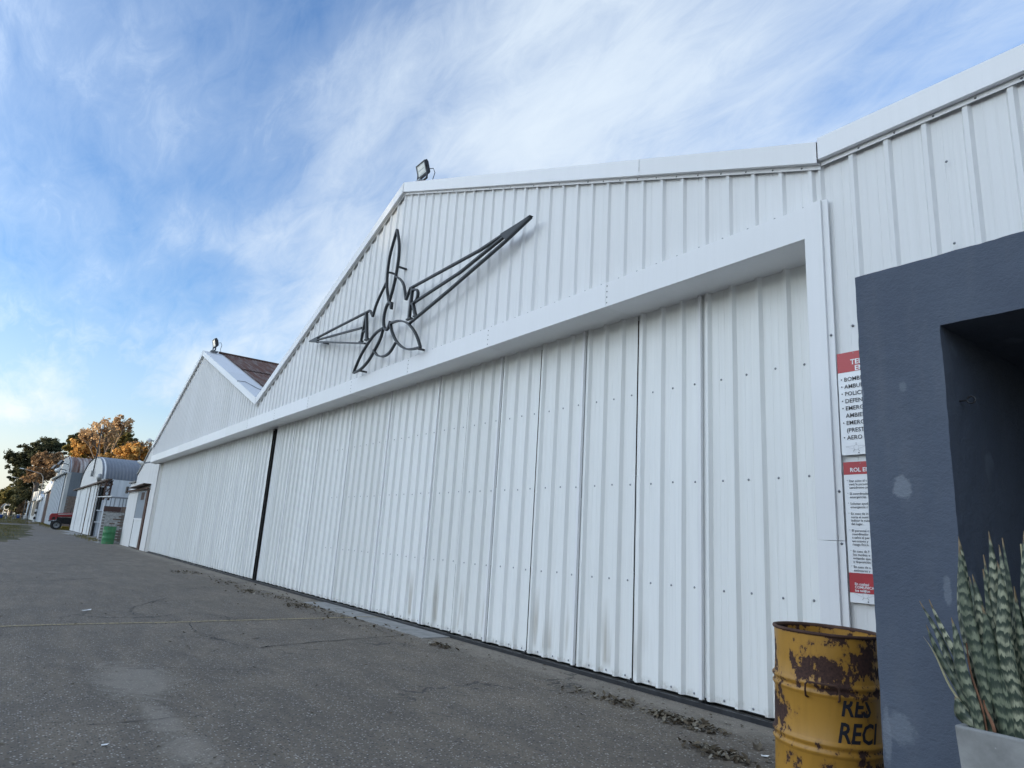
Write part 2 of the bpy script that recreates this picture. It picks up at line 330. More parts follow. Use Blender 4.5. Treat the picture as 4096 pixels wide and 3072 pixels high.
# snake plant leaf: cross bands
m, t, b = newmat('snake_leaf', 0.42, 0, 0.4)
uv = N(t, 'ShaderNodeTexCoord').outputs['UV']
oi = N(t, 'ShaderNodeObjectInfo')
sh = N(t, 'ShaderNodeVectorMath', operation='ADD'); L(t, uv, sh.inputs[0])
cx = N(t, 'ShaderNodeCombineXYZ'); rm = math_n(t, 'MULTIPLY', oi.outputs['Random'], 13.0); L(t, rm, cx.inputs[0]); L(t, rm, cx.inputs[1]); L(t, cx.outputs[0], sh.inputs[1])
zig = noise_n(t, mapped(t, sh.outputs[0], (60, 14, 1)), 1.0, 3, 0.6)
sv = N(t, 'ShaderNodeSeparateXYZ'); L(t, sh.outputs[0], sv.inputs[0])
ph = math_n(t, 'ADD', math_n(t, 'MULTIPLY', sv.outputs[1], 27.0), math_n(t, 'MULTIPLY', zig, 1.9))
fr = math_n(t, 'FRACT', ph)
k = ramp(t, fr, [(0.0, 0.0), (0.12, 1.0), (0.42, 1.0), (0.60, 0.25), (0.80, 0.0)])
pat = noise_n(t, mapped(t, sh.outputs[0], (30, 9, 1)), 1.0, 4, 0.65)
k = math_n(t, 'MULTIPLY', k, ramp(t, pat, [(0.32, 0.15), (0.58, 1.0)]))
c = mixc(t, k, (0.032, 0.048, 0.034), mixc(t, oi.outputs['Random'], (0.15, 0.175, 0.115), (0.42, 0.42, 0.29)))
al = N(t, 'ShaderNodeAttribute', attribute_name='along')
tp = math_n(t, 'ADD', al.outputs['Fac'], math_n(t, 'MULTIPLY', math_n(t, 'SUBTRACT', pat, 0.5), 0.10))
c = mixc(t, ramp(t, tp, [(0.93, 0.0), (0.965, 0.9)]), c, (0.22, 0.15, 0.08))
c = mixc(t, ramp(t, noise_n(t, mapped(t, sh.outputs[0], (50, 50, 1)), 1.0, 4, 0.7), [(0.66, 0.0), (0.74, 0.5)]), c, (0.20, 0.16, 0.09))
L(t, c, b.inputs['Base Color'])
simple('leaf_brown', (0.16, 0.075, 0.04), 0.8, 0, 0.4, 20)
simple('leaf_edge', (0.36, 0.33, 0.20), 0.7, 0, 0.2, 20)
def litter_mat():
    m, t, b = newmat('dry_leaf', 0.9, 0, 0.2)
    g = N(t, 'ShaderNodeNewGeometry')
    c = ramp(t, g.outputs['Random Per Island'], [(0.0, (0.055, 0.042, 0.028)), (0.45, (0.12, 0.095, 0.065)), (0.8, (0.19, 0.165, 0.125)), (1.0, (0.30, 0.28, 0.24))])
    L(t, c, b.inputs['Base Color'])
litter_mat()
def foliage(name, stops, trans=0.25):
    m, t, b = newmat(name, 0.75, 0, 0.15)
    g = N(t, 'ShaderNodeNewGeometry')
    nn = noise_n(t, g.outputs['Position'], 0.45, 3, 0.6)
    f = math_n(t, 'ADD', math_n(t, 'MULTIPLY', g.outputs['Random Per Island'], 0.5), math_n(t, 'MULTIPLY', math_n(t, 'SUBTRACT', nn, 0.5), 1.6))
    f = math_n(t, 'ADD', f, 0.25)
    c = ramp(t, f, stops); L(t, c, b.inputs['Base Color'])
    tr = N(t, 'ShaderNodeBsdfTranslucent'); L(t, c, tr.inputs[0])
    mx = N(t, 'ShaderNodeMixShader', i={0: trans}); L(t, b.outputs[0], mx.inputs[1]); L(t, tr.outputs[0], mx.inputs[2])
    L(t, mx.outputs[0], t.nodes['Material Output'].inputs[0])
foliage('leaves_orange', [(0.0, (0.16, 0.085, 0.03)), (0.35, (0.44, 0.24, 0.07)), (0.7, (0.68, 0.42, 0.14)), (1.0, (0.66, 0.48, 0.20))])
foliage('leaves_pinkish', [(0.0, (0.26, 0.16, 0.09)), (0.6, (0.52, 0.36, 0.20)), (1.0, (0.62, 0.46, 0.27))])
foliage('leaves_dark', [(0.0, (0.030, 0.036, 0.022)), (0.5, (0.060, 0.068, 0.036)), (1.0, (0.125, 0.115, 0.055))])
foliage('leaves_olive', [(0.0, (0.06, 0.058, 0.022)), (0.5, (0.15, 0.135, 0.045)), (1.0, (0.30, 0.22, 0.07))])
foliage('leaves_brown', [(0.0, (0.09, 0.06, 0.036)), (0.5, (0.22, 0.14, 0.078)), (1.0, (0.34, 0.23, 0.13))])

# ------------------------------------------------------------------ mesh helpers
class MB:
    def __init__(s): s.v = []; s.f = []; s.uv = None
    def quad(s, a, b, c, d):
        n = len(s.v); s.v += [tuple(a), tuple(b), tuple(c), tuple(d)]; s.f.append((n, n + 1, n + 2, n + 3))
    def box(s, x0, x1, y0, y1, z0, z1):
        n = len(s.v)
        s.v += [(x0, y0, z0), (x1, y0, z0), (x1, y1, z0), (x0, y1, z0), (x0, y0, z1), (x1, y0, z1), (x1, y1, z1), (x0, y1, z1)]
        s.f += [tuple(n + i for i in q) for q in ((0, 3, 2, 1), (4, 5, 6, 7), (0, 1, 5, 4), (1, 2, 6, 5), (2, 3, 7, 6), (3, 0, 4, 7))]
        return s
    def bar(s, p, q, w, d=None, upv=(0, 0, 1)):
        d = d or w; p = Vector(p); q = Vector(q); ax = (q - p).normalized(); u = Vector(upv)
        if abs(ax.dot(u)) > 0.95: u = Vector((1, 0, 0))
        a = ax.cross(u).normalized() * w / 2; b_ = a.cross(ax).normalized() * d / 2
        n = len(s.v)
        for e in (p, q): s.v += [tuple(e - a - b_), tuple(e + a - b_), tuple(e + a + b_), tuple(e - a + b_)]
        s.f += [tuple(n + i for i in f) for f in ((0, 1, 2, 3), (7, 6, 5, 4), (0, 4, 5, 1), (1, 5, 6, 2), (2, 6, 7, 3), (3, 7, 4, 0))]
        return s
    def tube(s, pts, rads, seg=8, cap=True):
        pts = [Vector(p) for p in pts]
        if not isinstance(rads, (list, tuple)): rads = [rads] * len(pts)
        rings = []; prev = None
        for i, p in enumerate(pts):
            t_ = (pts[min(i + 1, len(pts) - 1)] - pts[max(i - 1, 0)]).normalized()
            if prev is None:
                a = t_.cross(Vector((0, 0, 1)));
                if a.length < 1e-3: a = t_.cross(Vector((1, 0, 0)))
            else: a = prev - t_ * prev.dot(t_)
            a.normalize(); prev = a; b_ = t_.cross(a)
            ring = []
            for k in range(seg):
                an = 2 * math.pi * k / seg; ring.append(len(s.v)); s.v.append(tuple(p + (a * math.cos(an) + b_ * math.sin(an)) * rads[i]))
            rings.append(ring)
        for r0, r1 in zip(rings, rings[1:]):
            for k in range(seg): s.f.append((r0[k], r0[(k + 1) % seg], r1[(k + 1) % seg], r1[k]))
        if cap: s.f += [tuple(reversed(rings[0])), tuple(rings[-1])]
        return s
    def prism(s, poly, y0, y1):          # polygon in XZ, extruded along Y
        n = len(s.v); k = len(poly)
        s.v += [(x, y0, z) for x, z in poly] + [(x, y1, z) for x, z in poly]
        s.f += [tuple(range(n, n + k)), tuple(reversed(range(n + k, n + 2 * k)))]
        s.f += [(n + i, n + k + i, n + k + (i + 1) % k, n + (i + 1) % k) for i in range(k)]
        return s
    def prism_x(s, poly, x0, x1):        # polygon in YZ, extruded along X
        n = len(s.v); k = len(poly)
        s.v += [(x0, y, z) for y, z in poly] + [(x1, y, z) for y, z in poly]
        s.f += [tuple(range(n, n + k)), tuple(reversed(range(n + k, n + 2 * k)))]
        s.f += [(n + i, n + k + i, n + k + (i + 1) % k, n + (i + 1) % k) for i in range(k)]
        return s
    def lathe(s, prof, seg=40, c=(0, 0)):
        rings = []
        for r, z in prof:
            ring = []
            for k in range(seg):
                a = 2 * math.pi * k / seg; ring.append(len(s.v)); s.v.append((c[0] + r * math.cos(a), c[1] + r * math.sin(a), z))
            rings.append(ring)
        for r0, r1 in zip(rings, rings[1:]):
            for k in range(seg): s.f.append((r0[k], r0[(k + 1) % seg], r1[(k + 1) % seg], r1[k]))
        return s
    def mesh(s, name, mat, smooth=False, fix=True):
        me = bpy.data.meshes.new(name); me.from_pydata(s.v, [], s.f)
        if fix:
            bm = bmesh.new(); bm.from_mesh(me); bmesh.ops.recalc_face_normals(bm, faces=bm.faces); bm.to_mesh(me); bm.free()
        if mat: me.materials.append(MATS[mat])
        if smooth: me.polygons.foreach_set('use_smooth', [True] * len(me.polygons))
        return me
    def build(s, name, mat, parent=None, smooth=False, fix=True, auto=None):
        me = s.mesh(name, mat, smooth, fix)
        o = bpy.data.objects.new(name, me); C.objects.link(o); o.parent = parent
        if auto is not None:
            me.polygons.foreach_set('use_smooth', [True] * len(me.polygons))
            me.set_sharp_from_angle(angle=R(auto))
        return o
def inst(name, me, parent, loc, rot=(0, 0, 0)):
    o = bpy.data.objects.new(name, me); C.objects.link(o); o.parent = parent; o.location = loc; o.rotation_euler = rot; return o
def thing(name, label, cat, loc=(0, 0, 0), rot=(0, 0, 0), group=None):
    o = bpy.data.objects.new(name, None); C.objects.link(o); o.location = loc; o.rotation_euler = rot
    o['label'] = label; o['category'] = cat
    if group: o['group'] = group
    return o
def tag(o, label, cat, group=None, kind=None):
    o['label'] = label; o['category'] = cat
    if group: o['group'] = group
    if kind: o['kind'] = kind
    return o
def struct(o): o['kind'] = 'structure'; return o
def text_mesh(body, size, mat, name='lettering', shear=0.0, bold=0.0):
    cu = bpy.data.curves.new(name, 'FONT'); cu.body = body; cu.size = size; cu.shear = shear; cu.offset = bold; cu.extrude = 0.0; cu.resolution_u = 2
    o = bpy.data.objects.new(name, cu); C.objects.link(o)
    bpy.context.view_layer.update()
    me = bpy.data.meshes.new_from_object(o.evaluated_get(bpy.context.evaluated_depsgraph_get()))
    bpy.data.objects.remove(o); bpy.data.curves.remove(cu)
    me.materials.clear(); me.materials.append(MATS[mat]); return me

# ------------------------------------------------------------------ ground
def sheet(name, poly, z, mat):
    me = bpy.data.meshes.new(name); me.from_pydata([(x, y, z) for x, y in poly], [], [tuple(range(len(poly)))]); me.materials.append(MATS[mat])
    o = bpy.data.objects.new(name, me); C.objects.link(o); return struct(o)
sheet('ground', [(-2500, -2500), (2500, -2500), (2500, 2500), (-2500, 2500)], -0.012, 'grass_ground')
edge = [(40, -60), (40, 0.75), (-90, 0.75), (-135, 0.6), (-150, -1.2), (-128, -1.6), (-110, -2.0), (-97, -2.2), (-86, -2.1), (-72, -2.6), (-62, -2.9), (-52, -3.1), (-44, -3.8), (-38, -4.3), (-33, -6), (-28, -9), (-26, -60)]
def ragged(poly, amp, step=1.5):
    out = []; rnd = random.Random(3)
    for (xa, ya), (xb, yb) in zip(poly, poly[1:] + poly[:1]):
        n = max(1, min(60, int(math.hypot(xb - xa, yb - ya) / step)))
        for k in range(n):
            q = k / n; f = amp if (ya < -1 and xa < -20) else 0
            out.append((xa + (xb - xa) * q + rnd.gauss(0, f * 2), ya + (yb - ya) * q + rnd.gauss(0, f * .45)))
    return out
sheet('apron_asphalt', ragged(edge, .35), 0.0, 'asphalt')
sheet('paved_strip', [(-103, -2.0), (-97, -2.4), (-93, -4.0), (-91, -9), (-89, -60), (-97, -60), (-100, -9), (-103, -4.2)], -0.006, 'asphalt')
mb = MB(); mb.prism([(-12.4, 0.0), (-8.0, 0.0), (-8.0, 0.012), (-12.4, 0.012)], -0.05, 0.36)
struct(mb.build('concrete_sill', 'concrete'))
struct(MB().box(-32, -2.6, 0.37, 1.2, 0.0, 0.010).build('threshold_concrete', 'concrete'))
MBl = MB()
ln = [(-9.72, -4.9), (-9.89, -4.03), (-9.95, -3.05), (-9.93, -2.81), (-10.04, -1.98), (-10.13, -1.0), (-10.21, 0.0)]
for a_, b_ in zip(ln, ln[1:]):
    MBl.quad((a_[0] - .045, a_[1], .004), (a_[0] + .045, a_[1], .004), (b_[0] + .045, b_[1], .004), (b_[0] - .045, b_[1], .004))
MBl.quad((-10.24, 0.0, .016), (-10.18, 0.0, .016), (-10.08, .34, .016), (-10.14, .34, .016))
struct(MBl.build('painted_line', 'yellow_line'))
def crack(pts, w0):
    mb = MB(); rnd = random.Random(len(pts) * 7 + int(abs(pts[0][0]) * 10)); P_ = []
    for (xa, ya), (xb, yb) in zip(pts, pts[1:]):
        n = max(3, int(math.hypot(xb - xa, yb - ya) / .09))
        for k in range(n): q = k / n; P_.append((xa + (xb - xa) * q + rnd.gauss(0, .018), ya + (yb - ya) * q + rnd.gauss(0, .018)))
    P_.append(pts[-1])
    for i_, (x, y) in enumerate(P_):
        wd = w0 * rnd.uniform(.15, 1.1); mb.v += [(x - wd, y - wd * .6, .0035), (x + wd, y + wd * .6, .0035)]
    mb.f = [(2 * k, 2 * k + 1, 2 * k + 3, 2 * k + 2) for k in range(len(P_) - 1)]
    struct(mb.build('asphalt_crack', 'black_rubber', None, fix=False))
crack([(-15.89, -4.6), (-16.49, -3.61), (-17.09, -2.99), (-17.97, -2.45)], .018)
crack([(-15.12, -2.65), (-13.06, -2.19), (-11.56, -2.94), (-10.74, -2.99), (-9.88, -2.48), (-9.25, -2.55), (-8.4, -2.45), (-7.79, -2.16), (-8.05, -1.38), (-8.18, -0.67), (-8.4, .0)], .011)
crack([(-14.2, -4.6), (-13.9, -3.8), (-13.4, -3.2), (-13.7, -2.6)], .012)
crack([(-7.6, -4.4), (-7.0, -3.9), (-6.9, -3.2), (-6.6, -2.7)], .007)
crack([(-22.5, -4.8), (-21.6, -3.5), (-22.2, -2.2), (-21.2, -1.2)], .02)
crack([(-28, -3.8), (-27, -2.5), (-27.8, -1.0)], .025)
crack([(-5.4, -4.3), (-5.15, -3.9), (-5.2, -3.3)], .005)
for nm, pl in (('concrete_pad', [(-56.2, -0.1), (-57.6, -0.75), (-61.8, -0.95), (-63.5, -0.2), (-63.5, 0.4), (-56.2, 0.4)]), ('concrete_pad', [(-64.0, -0.2), (-72.5, -0.5), (-72.5, .4), (-64, .4)]), ('concrete_pad', [(-41, -0.5), (-44, -0.55), (-44, -.35), (-41, 0.4)])):
    sheet(nm, pl, 0.006, 'concrete')

# ------------------------------------------------------------------ main hangar
V0, R1, V1, R2, V2 = -32.9, -25.4, -17.6, -10.1, -2.5
ZV, ZR = 4.50, 7.40
def roof_z(x):
    pts = [(V0, ZV), (R1, ZR - 0.1), (V1, ZV), (R2, ZR), (V2, ZV)]
    for (xa, za), (xb, zb) in zip(pts, pts[1:]):
        if xa <= x <= xb: return za + (zb - za) * (x - xa) / (xb - xa)
    return ZV
PITCH = 0.2591
CR, SD, YC, YP = 0.030, 0.018, 0.027, 0.056     # crest width, side run, crest y, pan y
def profile(x0, x1, off, y=0.0, pitch=PITCH):
    """(x, y) points of a trapezoidal sheet between x0 and x1, crest centres at off + k*pitch"""
    pts = []
    k = math.floor((x0 - off) / pitch) - 1
    def yat(x):
        d = abs(((x - off + pitch / 2) % pitch) - pitch / 2)
        if d <= CR / 2: return YC
        if d <= CR / 2 + SD: return YC + (YP - YC) * (d - CR / 2) / SD
        # two shallow stiffening pleats in the pan
        q = pitch / 2 - d
        return YP - (0.0025 if abs(q - 0.035) < 0.006 else 0)
    xs = {x0, x1}
    while off + k * pitch < x1 + pitch:
        c = off + k * pitch
        for d in (CR / 2, CR / 2 + SD, pitch / 2 - 0.044, pitch / 2 - 0.041, pitch / 2 - 0.029, pitch / 2 - 0.026):
            for sg in (-1, 1):
                x = c + sg * d
                if x0 < x < x1: xs.add(round(x, 5))
        k += 1
    return [(x, yat(x) + y) for x in sorted(xs)]
def rib_sheet(name, x0, x1, off, zb, zt, mat, parent, y=0.0, pitch=PITCH):
    mb = MB(); pr = profile(x0, x1, off, y, pitch); n = len(pr)
    for x, yy in pr: mb.v.append((x, yy, zb(x) if callable(zb) else zb))
    for x, yy in pr: mb.v.append((x, yy, zt(x) if callable(zt) else zt))
    mb.f = [(i, i + 1, n + i + 1, n + i) for i in range(n - 1)]
    return mb.build(name, mat, parent, fix=False)

hang = thing('hangar', 'long white corrugated metal hangar with twin gables and sliding doors', 'hangar', (-17.6, 0, 0))
def fixp(parent):
    """parent inverse so that children keep world coordinates"""
    inv = Matrix.Translation(-Vector(parent.location))
    for ch in parent.children: ch.matrix_parent_inverse = inv
# gable cladding, one object for every sheet
x = V0 + 0.02; i = 0; OFF = -2.60
while x < V2 - 0.05:
    x1 = min(x + 4 * PITCH, V2 - 0.012)
    if x < V1 < x1: x1 = V1
    if x < R1 < x1 - 0.05: pass
    rib_sheet('wall_sheet', x, x1 + 0.012, OFF, 3.93, lambda q: roof_z(q) - 0.10, 'white_sheet', hang, y=0.0 if i % 2 else 0.0015)
    x = x1; i += 1
# roof edge flashing
def flashing(xa, xb, parent, za=None, zb=None, cap=0.65, proud=0.0, mat='white_trim'):
    za = roof_z(xa) if za is None else za; zb = roof_z(xb) if zb is None else zb
    hgt = 0.185
    yf = -0.030 - proud
    prof = [(yf, 0.0), (yf, -hgt), (0.012, -hgt), (0.012, -hgt + 0.012), (0.018, -hgt + 0.012), (0.018, -hgt - 0.038), (0.022, -hgt - 0.038), (0.022, -hgt + 0.02)]
    mb = MB(); n = len(prof)
    for xx, z in ((xa, za), (xb, zb)):
        for y, dz in prof: mb.v.append((xx, y, z + dz))
    mb.f = [(k, k + 1, n + k + 1, n + k) for k in range(n - 1)]
    o = mb.build('roof_flashing', mat, parent, fix=False)
    cp = MB(); cp.quad((xa, yf, za), (xb, yf, zb), (xb, cap, zb), (xa, cap, za)); cp.quad((xa, yf, za - .004), (xa, cap, za - .004), (xb, cap, zb - .004), (xb, yf, zb - .004))
    cp.quad((xa, cap, za), (xb, cap, zb), (xb, cap, zb - .05), (xa, cap, za - .05))
    cp.build('roof_cap', 'cap_white', parent, fix=False)
    return o
gp = 0.004
for seg in ((V0, -29.2), (-29.2, R1), (R1, -21.3), (-21.3, V1), (V1, -13.7), (-13.7, R2), (R2, -4.41), (-4.41, V2)):
    flashing(seg[0] + gp, seg[1] - gp, hang, proud=0.0 if seg[0] in (V0, R1, V1, R2) else 0.003)
# screws under the flashing lip
scr = MB(); scr.lathe([(0.0001, -0.010), (0.0065, -0.008), (0.0075, -0.003), (0.0115, -0.002), (0.0125, 0.0)], 10)
scr_me = scr.mesh('screw', 'screw_steel', True)
def screw(parent, x, y, z, s=1.0):
    o = inst('screw', scr_me, parent, (x, y, z), (R(-90), 0, 0)); o.scale = (s * .85, s * .85, s * .85); return o
xx = V2 - 0.16
while xx > -10:
    screw(hang, xx, 0.017, roof_z(xx) - 0.205, 0.8); xx -= PITCH * (1 if xx > -5 else 2)
# fascia beam: front panels and soffit panels
ZB, ZT, YD = 3.728, 3.995, 0.418
seams = [-2.648 - 0.0]; xx = -4.88
while xx > -32.3: seams.append(xx); xx -= 2.21
seams.append(-32.75)
riv = MB().lathe([(0.0001, -0.004), (0.006, -0.003), (0.007, 0)], 8).mesh('rivet', 'dark_steel')
for k, (a_, b_) in enumerate(zip(seams, seams[1:])):
    pr = 0.002 * (k % 2)
    mb = MB(); mb.box(b_ + .001, a_ - .001, -pr, 0.03, ZB, ZT)
    fp = mb.build('fascia_panel', 'white_trim', hang)
    MB().box(b_ + .001, a_ - .001, 0.031, YD + .15, ZB + 0.001 + pr, ZB + 0.03).build('soffit_panel', 'white_trim', hang)
    if k and k < 8:
        for j in range(4): inst('rivet', riv, hang, (a_ + 0.02, -pr - .002, ZB + 0.04 + j * 0.062), (R(-90), 0, 0))
xx = OFF - PITCH * 0.5 + 0.05
while xx > -12:
    screw(hang, xx, YP - .002, 4.025); xx -= PITCH
MB().box(-32.75, -2.648, 0.031, 0.058, ZT - 0.02, ZT - 0.005).build('fascia_closure', 'white_trim', hang)
# right jamb of the door opening
for z0, z1, d in ((0.0, 1.408, 0.003), (1.412, ZT + 0.012, 0.0)):
    MB().box(-2.648 - d, -2.508, -0.004 - d, 0.62, z0, z1).build('jamb', 'white_trim', hang)
    MB().box(-2.507, -2.462 + d, 0.018 - d, 0.030, z0, z1).build('jamb_flange', 'white_trim', hang)
for z in (0.45, 1.75, 2.9, 1.39): screw(hang, -2.485, 0.016, z)
# left pillar
MB().box(-33.0, -31.95, 0.44, 0.93, 0.0, ZB - .002).build('pillar', 'pillar_plaster', hang)
# doors
def door_panel(x0, x1, k, detail):
    global YC
    yc0 = YC; YC = 0.014
    off = x0 + 0.085
    w_ = x1 - x0; pitch = w_ / 3.15 if w_ < 1.0 else w_ / 4.1
    dy = YD - yc0 + (0.0 if k % 2 else 0.006)
    p = rib_sheet('door_panel', x0 + .012, x1 - .012, off, 0.055, 3.80, 'door_sheet', hang, y=dy, pitch=pitch)
    YC = yc0
    if k % 2 == 0:
        MB().box(x0 - 0.010, x0 + 0.022, YD - 0.014, YD + 0.02, 0.045, 3.80).build('edge_trim', 'white_trim', p)
    mb = MB().box(x0 - 0.03, x0 + 0.03, YD + 0.03, YD + 0.09, 0.0, 0.07); mb.box(x0 - .022, x0 + .022, YD - 0.02, YD + 0.03, 0.012, 0.055)
    mb.build('roller_bracket', 'black_rubber', p)
    if detail:
        c = off + pitch * 0.5; 
        while c < x1 - 0.03:
            for z in (2.855, 1.92, 0.968, 0.085):
                screw(p, c + random.uniform(-.01, .01), dy + YP - .002, z + random.uniform(-.006, .006))
            c += pitch
    return p
xs = [-2.87, -4.0]
while xs[-1] > -16.5: xs.append(xs[-1] - 0.8286)
xs[-1] = -16.83
for k in range(len(xs) - 1): door_panel(xs[k + 1], xs[k], k, xs[k] > -12.5)
xl = [-17.33 - 0.857 * k for k in range(18)]
for k in range(len(xl) - 1): door_panel(xl[k + 1], xl[k], k, False)
MB().box(-2.87, -2.65, YD + 0.02, YD + 0.05, 0.05, 3.80).build('door_panel', 'door_sheet', hang)
# dark meeting stiles, inner black lining, tracks
MB().box(-17.31, -17.27, YD + .06, YD + .20, .03, 3.8).build('door_stile', 'black_rubber', hang)
MB().box(-16.90, -16.86, YD + .06, YD + .20, .03, 3.8).build('door_stile', 'black_rubber', hang)
MB().box(-32, -2.6, 0.355, 0.395, 0.0, 0.038).build('floor_track', 'dark_steel', hang)
MB().box(-32, -2.6, 0.55, 0.60, 0.011, 0.16).build('bottom_rail', 'black_rubber', hang)
# building shell
MB().box(V0, V0 + 0.1, 0.95, 26, 0, 3.70).build('side_wall', 'white_sheet', hang)
MB().box(V0, V0 + 0.1, 0.062, 26, 3.702, 4.38).build('side_wall', 'white_sheet', hang)
MB().prism([(V0, 0), (V2, 0), (V2, ZV - .15), (R2, ZR - .15), (V1, ZV - .15), (R1, ZR - .25), (V0, ZV - .15)], 26, 26.1).build('back_wall', 'white_sheet', hang)
MB().box(V2 - .1, V2, 0.65, 26, 0, 4.38).build('party_wall', 'interior_dark', hang)
def slope(xa, xb, dz=-0.05):
    mb = MB(); za, zb = roof_z(xa) + dz, roof_z(xb) + dz
    mb.prism([(xa, za), (xb, zb), (xb, zb - .04), (xa, za - .04)], 0.06, 26.1); mb.build('roof_slope', 'rust_roof', hang)
for a_, b_ in ((V0, R1), (R1, V1), (V1, R2), (R2, V2)): slope(a_, b_)
# corrugated rusty sheets that show between the two gables
def corr_patch(name, xa, za, xb, zb, y0, y1, pitch, amp, mat, parent, n_per=6):
    mb = MB(); n = max(2, int((y1 - y0) / pitch * n_per))
    for xx, z in ((xa, za), (xb, zb)):
        for k in range(n + 1):
            y = y0 + (y1 - y0) * k / n
            mb.v.append((xx, y, z + amp * math.sin(2 * math.pi * y / pitch)))
    mb.f = [(k, k + 1, n + 2 + k, n + 1 + k) for k in range(n)]
    return mb.build(name, mat, parent, smooth=True, fix=False)
rows = [(R1 + 0.05, -22.2), (-22.35, -19.6), (-19.75, V1 + 0.05)]
for r_, (xa, xb) in enumerate(rows):
    lift = 0.012 * (2 - r_)
    for k in range(8):
        y0 = 0.60 + 0.79 * k
        corr_patch('roof_sheet', xa, roof_z(xa) - 0.005 + lift, xb, roof_z(xb) + 0.0 + lift + 0.012, y0, y0 + 0.80, 0.098, 0.016, 'rust_roof', hang)
MB().tube([(R1, 0.5, ZR - .08), (R1, 8, ZR - .08)], 0.06, 8).build('ridge_cap', 'rust_steel', hang)
# valley-side cable clipped to the cap
pts = [(-19.6, 0.0, roof_z(-19.6) - 0.18), (-19.75, 0.0 - .034, roof_z(-19.75) + 0.01), (-19.8, 0.2, roof_z(-19.8) + 0.015), (-19.0, 0.36, roof_z(-19.0) + 0.012), (-18.75, 0.62, roof_z(-18.75) + 0.012)]
MB().tube(pts, 0.008, 5).build('cable', 'dark_steel', hang)
fixp(hang)

# ------------------------------------------------------------------ flat-topped wing on the right
wing = thing('hangar_wing', 'white ribbed metal wing with level parapet behind the blue entrance', 'building', (2, 0, 0))
x = -2.53; i = 0
while x < 7.5:
    x1 = x + 4 * PITCH
    rib_sheet('wall_sheet', x, x1 + .012, OFF + 0.33, 0.0, 4.45, 'white_sheet', wing, y=0.0 if i % 2 else .0015); x = x1; i += 1
for a_, b_ in ((V2, 1.9), (1.9, 7.9)): flashing(a_ + gp, b_ - gp, wing, ZV + .03, ZV + .03)
for k in range(14): screw(wing, -2.2 + k * PITCH, 0.017, ZV + .03 - 0.205, .8)
for xx in (-2.36, -1.62, -2.1): screw(wing, xx + 0.02, YC - .003 if xx == -1.62 else YP - .003, 2.95 if xx != -2.1 else 3.1)
for z in (3.95, 3.35): screw(wing, -1.63, YC - .002, z, .9)
MB().box(7.4, 7.5, 0.06, 26, 0, 4.4).build('side_wall', 'white_sheet', wing)
MB().box(V2 + .02, 7.4, 26, 26.1, 0, 4.4).build('back_wall', 'white_sheet', wing)
MB().box(V2 + .02, 7.9, 0.07, 26.1, 4.40, 4.44).build('roof_slope', 'galv_roof', wing)
fixp(wing)

# ------------------------------------------------------------------ emblem
def smooth_pts(pts, n=6):
    if len(pts) < 3: return pts
    out = []
    for i in range(len(pts) - 1):
        p0, p1, p2, p3 = pts[max(i - 1, 0)], pts[i], pts[i + 1], pts[min(i + 2, len(pts) - 1)]
        for k in range(n):
            t_ = k / n
            out.append(tuple(0.5 * (2 * b1 + (-a0 + c2) * t_ + (2 * a0 - 5 * b1 + 4 * c2 - d3) * t_ ** 2 + (-a0 + 3 * b1 - 3 * c2 + d3) * t_ ** 3) for a0, b1, c2, d3 in zip(p0, p1, p2, p3)))
    out.append(pts[-1]); return out
def ribbon(mb, pts, w_, y0=-0.14, y1=-0.095):
    pts = [Vector(p) for p in pts]; n = len(pts); base = len(mb.v)
    for i, p in enumerate(pts):
        d0 = (p - pts[i - 1]).normalized() if i else None; d1 = (pts[i + 1] - p).normalized() if i < n - 1 else None
        d = ((d0 or d1) + (d1 or d0)); d = d.normalized() if d.length > 1e-4 else d1
        nn = Vector((-d.y, d.x)); k = 1.0 / max(0.35, nn.dot(Vector((-(d1 or d0).y, (d1 or d0).x))))
        a_ = p + nn * w_ / 2 * k; b_ = p - nn * w_ / 2 * k
        mb.v += [(a_.x, y0, a_.y), (b_.x, y0, b_.y), (b_.x, y1, b_.y), (a_.x, y1, a_.y)]
    for i in range(n - 1):
        o = base + 4 * i
        for k in range(4): mb.f.append((o + k, o + (k + 1) % 4, o + 4 + (k + 1) % 4, o + 4 + k))
    e = base + 4 * (n - 1)
    mb.f += [(base + 3, base + 2, base + 1, base), (e, e + 1, e + 2, e + 3)]
    return mb
